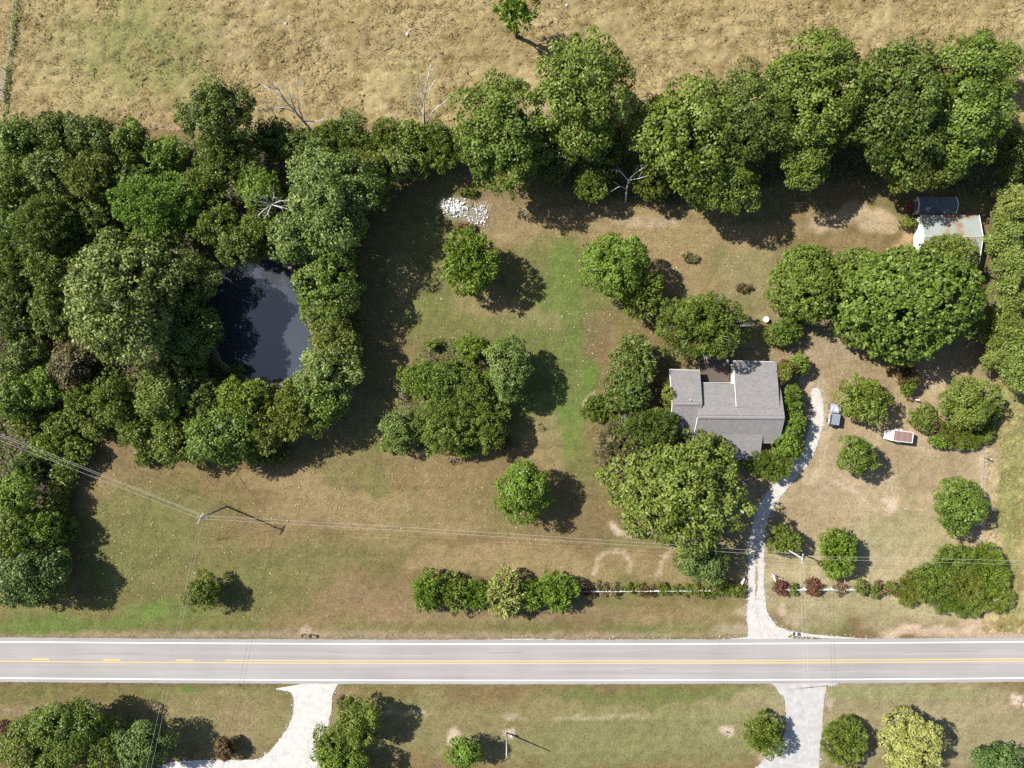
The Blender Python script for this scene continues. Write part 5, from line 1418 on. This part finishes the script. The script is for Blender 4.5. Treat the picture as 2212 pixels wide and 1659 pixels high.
for s in (-1, 1):
    MB().box((-.95, s * .645, 1.79), (1.85, .05, .04)).build('roof_trim', CARM, top)
    MB().add([(-.1, s * .72, 1.06), (-1.9, s * .74, 1.06), (-1.9, s * .66, 1.70), (-.1, s * .64, 1.70), (-.1, s * .68, 1.06), (-1.9, s * .70, 1.06), (-1.9, s * .62, 1.70), (-.1, s * .60, 1.70)],
             [(0, 1, 2, 3), (7, 6, 5, 4), (0, 3, 7, 4), (1, 5, 6, 2), (3, 2, 6, 7), (0, 4, 5, 1)]).build('side_window', GLASS, car)
    MB().box((-.55, s * .79, .80), (1.0, .03, .5)).build('door', CARM, car)
    MB().box((.18, s * .86, 1.12), (.1, .18, .14)).build('wing_mirror', FLARE, car)
    MB().box((1.25, s * .80, .88), (1.0, .30, .07)).build('fender', CARM, car, bevel=.02)
    MB().box((-1.30, s * .84, .88), (.95, .20, .07)).build('fender', CARM, car, bevel=.02)
    MB().cyl((1.78, s * .38, .82), .1, .06, 12, 'x').build('headlight', plain('lamp_lens', (.7, .7, .68), rough=.15), car)
    MB().box((-1.97, s * .62, .85), (.05, .12, .2)).build('tail_light', RED, car)
    for x in (1.22, -1.22):
        w = MB().cyl((x, s * .80, .37), .37, .25, 18, 'y').build('wheel', BLACK, car)
        MB().cyl((x, s * .815, .37), .20, .25, 12, 'y').build('rim', METAL, w)
MB().box((1.95, 0, .52), (.18, 1.4, .18)).build('bumper', FLARE, car, bevel=.02)
MB().box((-2.05, 0, .52), (.16, 1.4, .16)).build('bumper', FLARE, car, bevel=.02)
MB().box((-1.93, 0, 1.38), (.04, 1.2, .55)).build('rear_window', GLASS, car)
MB().cyl((-2.12, .1, .98), .36, .22, 18, 'x').build('spare_wheel', BLACK, car)
MB().box((1.0, -.1, 1.075), (.7, .5, .02)).build('hood_panel', plain('pale_hood_patch', (.62, .58, .60), rough=.3), car)

# ------------------------------------------------------------------ cargo trailer, x from nose to tail
TRW = plain('white_trailer_panel', (.76, .76, .76), rough=.35, var=.04)
RUSTB = plain('rusty_brown_roof', (.200, .125, .105), rough=.8, var=.22, scale=4)
tr = thing('cargo_trailer', 'white cargo trailer with rusty brown roof panels on the east lawn', 'trailer', (*F3(2638, 1278, 2.0)[:2], 0), math.radians(-6.8))
MB().prism([(-1.35, -.97), (2.25, -.97), (2.25, .97), (-1.35, .97)], .5, 1.98).build('body', TRW, tr, bevel=.02)
MB().add([(-1.37, -.97, .5), (-1.37, .97, .5), (-2.15, .80, .5), (-2.15, -.80, .5), (-1.37, -.97, 1.99), (-1.37, .97, 1.99), (-2.1, .78, 1.72), (-2.1, -.78, 1.72)],
         [(0, 3, 2, 1), (4, 5, 6, 7), (0, 1, 5, 4), (1, 2, 6, 5), (2, 3, 7, 6), (3, 0, 4, 7)]).build('nose', TRW, tr, bevel=.06)
e_ = [-1.15, -.80, .20, 1.22, 2.14]
for a_, b_ in zip(e_[:-1], e_[1:]):
    MB().box(((a_ + b_) / 2, 0, 1.995), (b_ - a_ - .05, 1.76, .04)).build('roof_panel', RUSTB, tr)
for x in e_[1:-1]: MB().box((x, 0, 2.005), (.045, 1.78, .035)).build('roof_seam', plain('roof_seam', (.34, .25, .22), rough=.7), tr)
for s in (-1, 1):
    MB().box((.55, s * .93, 2.0), (3.35, .07, .06)).build('roof_rail', TRW, tr)
    f_ = MB().box((.35, s * 1.10, .72), (.95, .24, .06)).build('fender', TRW, tr, bevel=.02)
    w = MB().cyl((.35, s * 1.08, .33), .33, .2, 16, 'y').build('wheel', BLACK, tr)
    MB().cyl((.35, s * 1.095, .33), .17, .2, 12, 'y').build('rim', METAL, w)
    MB().tube([(-2.1, s * .75, .45), (-2.95, 0, .45)], .05, 5).build('tongue', BLACK, tr)
MB().box((-.25, 1.13, 1.05), (.7, .3, .35)).build('side_box', TRW, tr, bevel=.03)
MB().box((2.2, 0, 2.0), (.07, 1.92, .06)).build('roof_rail', TRW, tr)
MB().cyl((-2.62, -.15, .5), .06, .95, 8).build('jack', METAL, tr)
MB().box((-2.95, 0, .47), (.3, .12, .12)).build('coupler', METAL, tr)

# ------------------------------------------------------------------ poles and wires
POLEW = plain('weathered_pole', (.20, .175, .155), rough=.9, var=.25)
POLEG = plain('grey_pole', (.40, .385, .37), rough=.85, var=.15)
ARM = plain('cross_arm', (.34, .32, .30), rough=.8)
CERAM = plain('insulator', (.7, .7, .7), rough=.3)
def pole(px, py, h, label, mat, arms, transformer=None):
    b = F3(px, py)
    t = thing('utility_pole', label, 'pole', b)
    MB().tube([(0, 0, -.2), (0, 0, h * .5), (0, 0, h)], [.17, .145, .11], 10).build('pole', mat, t, smooth=True)
    for z, ang, ln in arms:
        a = math.radians(ang); d_ = (math.cos(a), math.sin(a))
        ar = MB().box((0, 0, z), (ln, .11, .13), a).build('cross_arm', ARM, t)
        for s in (-.46, -.15, .46):
            MB().cyl((d_[0] * s * ln, d_[1] * s * ln, z + .16), .055, .2, 8).build('insulator', CERAM, ar)
    if transformer:
        z, ang = transformer; a = math.radians(ang)
        MB().cyl((math.cos(a) * .42, math.sin(a) * .42, z), .27, .95, 14).build('transformer', METAL, t, smooth=False)
    return t
pole(665, 1484, 11.0, 'tall dark utility pole on the front lawn where the wires turn', POLEW, [(10.7, 60, 2.0), (9.9, -10, 1.6)])
pole(2279, 1593, 11.0, 'grey utility pole with transformer above the short white fence', POLEG, [(10.6, 80, 1.5)], (9.6, -40))
WIREM = plain('pale_wire', (.42, .40, .36), rough=.5, var=.05)
def wire(a_, b_, label, sag=.6, r=.017, group='overhead wires'):
    A, B = Vector(P(*a_)), Vector(P(*b_)); n = 14
    pts = []
    for k in range(n + 1):
        t = k / n; q = A.lerp(B, t); q.z -= sag * 4 * t * (1 - t); pts.append(tuple(q))
    o = MB().tube(pts, r, 4, False).build('overhead_wire', WIREM, None, pts[0])
    o.location = pts[0]
    return tag(o, label, 'wire', group)
wl = 'pale overhead wires running from the lawn pole across the pond wood'
wire((437, 1112, 10.7), (-420, 772, 10.7), 'uppermost of three '+wl, .3); wire((441, 1116, 10.7), (-420, 779, 10.7), 'middle of three '+wl, .3); wire((432, 1121, 10.5), (-420, 790, 10.5), 'lowest of three '+wl, .3)
wl = 'long overhead wire between the lawn pole and the transformer pole'
wire((441, 1114, 10.7), (1728, 1196, 10.7), 'upper '+wl, 1.0); wire((434, 1121, 10.6), (1730, 1204, 10.6), 'lower '+wl, 1.0)
wl = 'overhead wire dropping from the lawn pole across the road'
wire((431, 1124, 9.9), (306, 1700, 9.9), 'western '+wl, .5); wire((437, 1124, 9.9), (318, 1700, 9.9), 'eastern '+wl, .5)
wl = 'overhead wire from the transformer pole across the road to the south'
wire((1728, 1206, 10.4), (1752, 1700, 10.0), 'western '+wl, .5, .014); wire((1736, 1206, 10.4), (1760, 1700, 10.0), 'eastern '+wl, .5, .014)
wl = 'overhead wire leaving the transformer pole toward the east'
wire((1736, 1202, 10.7), (2420, 1218, 10.7), 'upper '+wl, .6, .014); wire((1736, 1208, 10.6), (2420, 1228, 10.6), 'lower '+wl, .6, .014)
GUARD = plain('yellow_guy_guard', (.62, .46, .05), rough=.5)
def guy(fx, fy, label):
    A = Vector(P(fx, fy, 0)); B = Vector(P(434, 1119, 10.3))
    t = thing('guy_wire', label, 'guy wire', tuple(A))
    d_ = B - A
    MB().tube([(0, 0, 0), tuple(d_)], .016, 4, False).build('wire', WIREM, t)
    MB().tube([(0, 0, 0), tuple(d_ * .22)], .045, 6).build('guard', GUARD, t)
guy(509, 1020, 'guy wire with yellow guard on the wood side of the lawn pole')
guy(469, 1166, 'guy wire with yellow guard on the road side of the lawn pole')

b = F3(1485, 2147)
t = thing('yard_pole', 'plain pale wooden pole on a mown ring below the road', 'pole', b)
MB().tube([(0, 0, -.1), (0, 0, 4), (0, 0, 8.2)], [.15, .13, .10], 10).build('shaft', POLEG, t, smooth=True)
MB().cyl((0, 0, 8.25), .11, .1, 10).build('cap', METAL, t)
t = thing('meter_post', 'white meter box on a short post beside the plain pale pole', 'meter', F3(1497, 2149))
MB().box((0, 0, .5), (.09, .09, 1.0)).build('post', RAILM, t)
MB().box((0, 0, 1.05), (.34, .26, .5)).build('meter_box', TRIM, t, bevel=.02)
MB().cyl((0, -.15, 1.1), .1, .06, 12, 'y').build('dial', GLASS, t)
t = thing('lawn_stake', 'thin metal stake standing by a bare ring on the east lawn', 'stake', F3(2626, 1483))
MB().tube([(0, 0, -.1), (0, 0, 2.7)], .035, 6).build('rod', METAL, t); MB().cyl((0, 0, 2.72), .06, .08, 8).build('cap', TRIM, t)
t = thing('short_post', 'short dark stub post in the pale ring west of the paved drive', 'post', F3(2129, 2143))
MB().tube([(0, 0, -.1), (.05, 0, .55)], .09, 7).build('stub', BLACK, t); MB().cyl((.05, 0, .57), .1, .05, 8).build('cap', METAL, t)
t = thing('short_post', 'short post with a pale top beside the pink flowering bush', 'post', F3(2676, 1171))
MB().box((0, 0, .55), (.14, .14, 1.1)).build('stub', RAILM, t); MB().box((.1, 0, 1.12), (.6, .2, .08)).build('cap', TRIM, t)

# ------------------------------------------------------------------ mailboxes, sign, bird bath, planter
t = thing('mailbox', 'pair of dark mailboxes on posts at the verge west of the hedge row', 'mailbox', F3(902, 1857))
for x in (-.66, .66):
    MB().box((x, 0, .5), (.1, .1, 1.0)).build('post', BLACK, t)
    MB().extrude_x([(-.26, 1.0), (.26, 1.0), (.26, 1.2), (.12, 1.32), (-.12, 1.32), (-.26, 1.2)], x - .12, x + .12).build('box', plain('dark_mailbox', (.04, .035, .035), rough=.4), t)
MB().tube([(-.66, .12, .85), (.66, -.02, .85)], .035, 4).build('crossbar', RAILM, t)
t = thing('mailbox', 'black and white mailbox beside the gravel drive mouth', 'mailbox', F3(2322, 1851))
MB().box((0, 0, .5), (.12, .12, 1.0)).build('post', TRIM, t)
MB().extrude_x([(-.25, 1.0), (.25, 1.0), (.25, 1.2), (.12, 1.32), (-.12, 1.32), (-.25, 1.2)], -.35, .02).build('box', plain('dark_mailbox2', (.05, .05, .06), rough=.4), t)
MB().box((.18, 0, 1.15), (.28, .5, .3)).build('paper_box', TRIM, t, bevel=.02)
MB().box((-.2, .27, 1.25), (.05, .03, .2)).build('flag', RED, t)
t = thing('road_sign', 'yellow diamond road sign at the edge of the picture below the road', 'sign', F3(2979, 2052))
MB().box((0, 0, 1.25), (.06, .06, 2.5)).build('post', METAL, t)
s_ = .54
MB().add([(-.05, 0, 2.0 - s_), (-.05, s_, 2.0), (-.05, 0, 2.0 + s_), (-.05, -s_, 2.0), (-.035, 0, 2.0 - s_), (-.035, s_, 2.0), (-.035, 0, 2.0 + s_), (-.035, -s_, 2.0)],
         [(0, 1, 2, 3), (7, 6, 5, 4), (0, 4, 5, 1), (1, 5, 6, 2), (2, 6, 7, 3), (3, 7, 4, 0)]).build('plate', plain('yellow_sign', (.75, .52, .03), rough=.4), t)
STONEW = plain('white_concrete', (.66, .64, .60), rough=.8, var=.1)
t = thing('bird_bath', 'round white bird bath beside the small spiky tree', 'bird bath', F3(2239, 937))
MB().tube([(0, 0, 0), (0, 0, .12), (0, 0, .2), (0, 0, .75)], [.28, .26, .13, .11], 14).build('pedestal', STONEW, t)
bw = MB().tube([(0, 0, .72), (0, 0, .82), (0, 0, .95), (0, 0, .951), (0, 0, .86)], [.12, .38, .52, .43, .30], 20).build('bowl', STONEW, t)
MB().cyl((0, 0, .885), .36, .01, 18).build('water', plain('bath_water', (.16, .13, .11), rough=.1), bw)
t = thing('garden_ornament', 'small white garden ornament below the spiky tree by the bird bath', 'ornament', F3(2259, 985))
MB().tube([(0, 0, 0), (0, 0, .15), (0, 0, .35), (0, 0, .5)], [.2, .18, .1, .03], 10).build('figure', STONEW, t); MB().box((0, 0, .03), (.45, .45, .06)).build('plinth', STONEW, t)
t = thing('planter', 'white planter between the pink flowering bush and low bright bush', 'planter', F3(2731, 1277))
MB().tube([(0, 0, 0), (0, 0, .5), (0, 0, .55), (0, 0, .551), (0, 0, .45)], [.28, .4, .45, .36, .33], 12).build('tub', STONEW, t)
MB().cyl((0, 0, .46), .33, .02, 12).build('soil', plain('potting_soil', (.04, .03, .02), rough=.95), t)

# ------------------------------------------------------------------ fences
def rail_fence(label, pts, step, zs=(.35, .72, 1.08), wood=None, name='rail_fence'):
    wood = wood or TRIM
    A = [Vector(F3(*q)) for q in pts]
    t = thing(name, label, 'fence', tuple(A[0])); o = A[0]
    for a, b in zip(A[:-1], A[1:]):
        L = (b - a).length; n = max(1, round(L / step)); ang = math.atan2(b.y - a.y, b.x - a.x)
        for k in range(n + 1):
            q = a.lerp(b, k / n) - o
            MB().box((q.x, q.y, .62), (.16, .16, 1.24)).build('post', wood, t)
        for k in range(n):
            q = (a.lerp(b, (k + .5) / n)) - o
            for z in zs:
                MB().box((q.x + math.sin(ang) * .1, q.y - math.cos(ang) * .1, z), (L / n - .02, .05, .15), ang).build('rail', wood, t)
    return t
rail_fence('long white rail fence with roses between hedge row and drive', [(1688, 1727), (2160, 1724), (2174, 1690)], 2.55)
rail_fence('short white rail fence with red roses east of the drive', [(2262, 1682), (2277, 1722), (2512, 1722)], 2.55)
# wire fence on the east side
A = [P(2131, 800), P(2126, 920), P(2120, 1030), P(2117, 1180)]
wf = thing('wire_fence', 'thin wire fence between east lawn and tall grass', 'fence', A[0])
o = Vector(A[0])
for i, (a, b_) in enumerate(zip(A[:-1], A[1:])):
    a, b_ = Vector(a), Vector(b_)
    for k in range(3):
        q = a.lerp(b_, k / 3) - o
        MB().tube([(q.x, q.y, -.1), (q.x, q.y, 1.25)], .05, 6).build('post', DEADWOOD, wf)
    for z in (.4, .8, 1.15):
        MB().tube([tuple(a - o + Vector((0, 0, z))), tuple(b_ - o + Vector((0, 0, z)))], .012, 3, False).build('wire', WIREM, wf)
t = thing('fence_post', 'stout dark fence post leaning at the wire fence', 'post', F3(2884, 1342))
MB().tube([(0, 0, -.1), (.15, -.08, 1.5)], .12, 8).build('shaft', BARK, t); MB().cyl((.15, -.08, 1.5), .13, .06, 8).build('cap', DEADWOOD, t)
# pasture fence with two tube gates on the west
gA, gB, gC = Vector(F3(20, 207)), Vector(F3(17, 268)), Vector(F3(14, 302))
GATEM = plain('weathered_gate', (.30, .30, .29), rough=.6, var=.2)
def gate(a, b, label):
    t = thing('tube_gate', label, 'gate', tuple(a)); d_ = b - a
    for z in (.25, .45, .65, .85, 1.05, 1.25): MB().tube([(0, 0, z), (d_.x, d_.y, z)], .035, 6).build('rail', GATEM, t)
    for k in (0.02, .5, .98): MB().tube([(d_.x * k, d_.y * k, .22), (d_.x * k, d_.y * k, 1.28)], .035, 6).build('upright', GATEM, t)
    MB().tube([(-.05, 0, -.1), (-.05, 0, 1.6)], .09, 8).build('gate_post', GATEM, t)
gate(gA, gB, 'longer grey tube gate in the pasture fence at the picture edge')
gate(gB + Vector((0, -.25, 0)), gC, 'shorter grey tube gate next to the wood corner')
MB_ = thing('wire_fence', 'pasture fence line running from the gate to the top edge', 'fence', P(46, -40))
o = Vector(P(46, -40)); e = Vector(P(22, 150))
for k in range(7):
    q = (e - o) * k / 6
    MB().tube([(q.x, q.y, -.1), (q.x, q.y, 1.3)], .06, 6).build('post', DEADWOOD, MB_)
for z in (.4, .8, 1.2): MB().tube([(0, 0, z), (e.x - o.x, e.y - o.y, z)], .012, 3, False).build('wire', WIREM, MB_)

# ------------------------------------------------------------------ dead trees
def dead_tree(label, limbs, seed, r0=.22, twig=3):
    rg = random.Random(seed)
    base = Vector(P(*limbs[0][0])); base.z = 0
    t = thing('dead_tree', label, 'tree', tuple(base))
    for i, l in enumerate(limbs):
        pts = [Vector(P(*q)) - base for q in l]
        ra = r0 if i == 0 else r0 * .5
        n = len(pts)
        mb = MB().tube([tuple(q) for q in pts], [ra * (1 - .8 * k / (n - 1)) for k in range(n)], 7 if i == 0 else 5)
        for k in range(1, n):
            for _ in range(twig):
                s = pts[k - 1].lerp(pts[k], rg.random())
                d_ = (pts[k] - pts[k - 1]).normalized() * rg.uniform(.6, 1.6) + Vector((rg.uniform(-1, 1), rg.uniform(-1, 1), rg.uniform(-.2, .8)))
                m_ = s + d_ * .55 + Vector((rg.uniform(-.15, .15), rg.uniform(-.15, .15), .1))
                mb.tube([tuple(s), tuple(m_), tuple(s + d_)], [ra * .28, ra * .2, ra * .07], 4, False)
        mb.build('trunk' if i == 0 else 'branch', DEADWOOD, t, smooth=True)
dead_tree('bare grey dead tree leaning west over the pasture edge', [
    [(674, 284, 0), (656, 262, 3), (640, 244, 5.5), (620, 222, 7.5), (605, 200, 9.5), (592, 178, 11)],
    [(640, 244, 5.5), (612, 232, 6.8), (585, 236, 7.5), (555, 238, 8)],
    [(656, 262, 3), (646, 235, 6), (643, 205, 9), (641, 168, 12)],
    [(656, 262, 3), (690, 262, 4), (716, 248, 5)],
    [(620, 222, 7.5), (608, 208, 9), (585, 195, 10), (570, 186, 10.5)],
    [(640, 244, 5.5), (625, 205, 8.5), (612, 172, 11)]], 11, .26)
dead_tree('upright bare white dead tree on the pasture edge', [
    [(921, 284, 0), (916, 258, 3), (915, 235, 6), (918, 205, 9), (924, 170, 12), (931, 138, 14)],
    [(920, 272, 1.5), (935, 240, 4), (960, 220, 6), (986, 198, 8)],
    [(916, 258, 3), (904, 235, 5), (890, 208, 7.5), (880, 195, 8.5)],
    [(915, 235, 6), (904, 205, 8.5), (899, 178, 10)],
    [(918, 205, 9), (930, 190, 11), (942, 172, 12)],
    [(915, 235, 6), (912, 190, 10), (908, 165, 12)]], 12, .26, 2)
dead_tree('spidery white dead tree top inside the pond wood', [
    [(603, 478, 0), (594, 456, 5), (587, 442, 8.5)],
    [(587, 442, 8.5), (565, 436, 9.5), (540, 432, 10)], [(587, 442, 8.5), (568, 455, 9.3), (552, 470, 9.6)], [(587, 442, 8.5), (575, 428, 10), (560, 424, 10.5)],
    [(587, 442, 8.5), (605, 434, 9.8), (625, 432, 10.2)], [(587, 442, 8.5), (606, 448, 9.3), (628, 452, 9.6)], [(587, 442, 8.5), (592, 424, 10.3), (590, 416, 11)], [(587, 442, 8.5), (578, 462, 9), (568, 476, 9)]], 13, .22)
dead_tree('small white snag with four bare arms at the back lawn edge', [
    [(1351, 438, 0), (1353, 415, 3), (1357, 390, 5.6)],
    [(1357, 390, 5.6), (1342, 372, 7), (1330, 366, 7.6), (1321, 368, 7.8)], [(1357, 390, 5.6), (1372, 374, 7), (1385, 366, 8), (1401, 352, 8.8)],
    [(1357, 390, 5.6), (1378, 386, 6.5), (1402, 379, 7.4)], [(1353, 408, 3.8), (1340, 402, 4.6), (1328, 408, 5)]], 14, .24, 1)
dead_tree('tangle of bare grey brush between the pale pines', [
    [(2175, 672, 0), (2182, 664, 1.2), (2192, 660, 2)], [(2182, 664, 1.2), (2200, 668, 1.6), (2212, 664, 1.8)], [(2175, 672, 0), (2170, 660, 1), (2176, 648, 1.6)], [(2178, 670, .4), (2192, 678, .9), (2208, 684, 1.2)]], 15, .09, 5)

# ------------------------------------------------------------------ rock pile
RO = P(1000, 455)
rp = thing('rock_pile', 'heap of broken white rocks below the tall hedgerow oak', 'rock pile', RO)
ROCK = [plain('white_rock', (.58, .57, .55), rough=.9, var=.2, scale=2), plain('grey_rock', (.36, .36, .37), rough=.9, var=.2, scale=2)]
rg = random.Random(77)
import bmesh
meshes = []
for k in range(6):
    bm = bmesh.new(); bmesh.ops.create_icosphere(bm, subdivisions=1, radius=.5)
    for v in bm.verts: v.co = Vector((v.co.x * rg.uniform(.75, 1.25), v.co.y * rg.uniform(.75, 1.2), v.co.z * rg.uniform(.5, .85)))
    me = bpy.data.meshes.new('stone'); bm.to_mesh(me); bm.free(); me.materials.append(ROCK[0] if k < 5 else ROCK[1]); meshes.append(me)
n = 0
while n < 250:
    if n < 170:
        u, v = rg.gauss(0, 1), rg.gauss(0, 1); fx, fy = 983 + u * 15, 448 + v * 11
        if abs(u) > 1.9 or abs(v) > 1.9: continue
        sz = rg.uniform(.16, .46); z = .10 + .22 * math.exp(-(u * u + v * v) / 2)
    else:
        fx, fy = rg.uniform(1010, 1056), rg.uniform(438, 490); sz = rg.uniform(.14, .4); z = .08
        if (fx - 1032) ** 2 / 24 ** 2 + (fy - 464) ** 2 / 26 ** 2 > 1: continue
    q = P(fx, fy)
    o = link('stone', meshes[rg.randrange(6)]); o.parent = rp
    o.location = (q[0] - RO[0], q[1] - RO[1], z); o.scale = (sz, sz, sz * .9); o.rotation_euler = (rg.uniform(-.5, .5), rg.uniform(-.5, .5), rg.uniform(0, 6.28)); n += 1
chips = MB()
for k in range(700):
    if k < 450: fx, fy = 983 + rg.gauss(0, 15), 448 + rg.gauss(0, 11)
    else: fx, fy = 1033 + rg.gauss(0, 13), 464 + rg.gauss(0, 14)
    q = P(fx, fy); s_ = rg.uniform(.05, .14); a = rg.uniform(0, 6.28)
    chips.add([(q[0] - RO[0] + math.cos(a + i * 2.09) * s_, q[1] - RO[1] + math.sin(a + i * 2.09) * s_, .02) for i in range(3)] + [(q[0] - RO[0], q[1] - RO[1], .02 + s_)], [(0, 1, 3), (1, 2, 3), (2, 0, 3)])
ch = chips.build('rubble', ROCK[0], rp); ch['kind'] = 'stuff'
for k in range(6):
    q = P(1015 + rg.uniform(-8, 12), 462 + rg.uniform(-16, 14)); a = rg.uniform(.9, 2.0)
    MB().tube([(0, 0, .1), (math.cos(a) * .8, math.sin(a) * .8, .45), (math.cos(a + .3) * 1.5, math.sin(a + .3) * 1.5, .35)], [.05, .04, .02], 5).build('driftwood', TWIG, rp).location = (q[0] - RO[0], q[1] - RO[1], 0)
for fx, fy, s_ in ((1030, 455, .55), (1044, 452, .45), (1033, 478, .5)):
    q = P(fx, fy)
    o = link('stone', meshes[5]); o.parent = rp; o.location = (q[0] - RO[0], q[1] - RO[1], .15); o.scale = (s_, s_, s_)
# single stones in the hay
for (px, py, s_, lab) in ((838, 72, .55, 'white stone lying in the hay near the top edge'), (1194, 103, .6, 'pale stone by a bare spot in the hay'), (1660, 18, .5, 'white stone in the hay beside the vine clad tree')):
    q = F3(px, py); o = link('field_stone', meshes[0]); o.location = (q[0], q[1], .3); o.scale = (s_, s_, s_); tag(o, lab, 'stone')
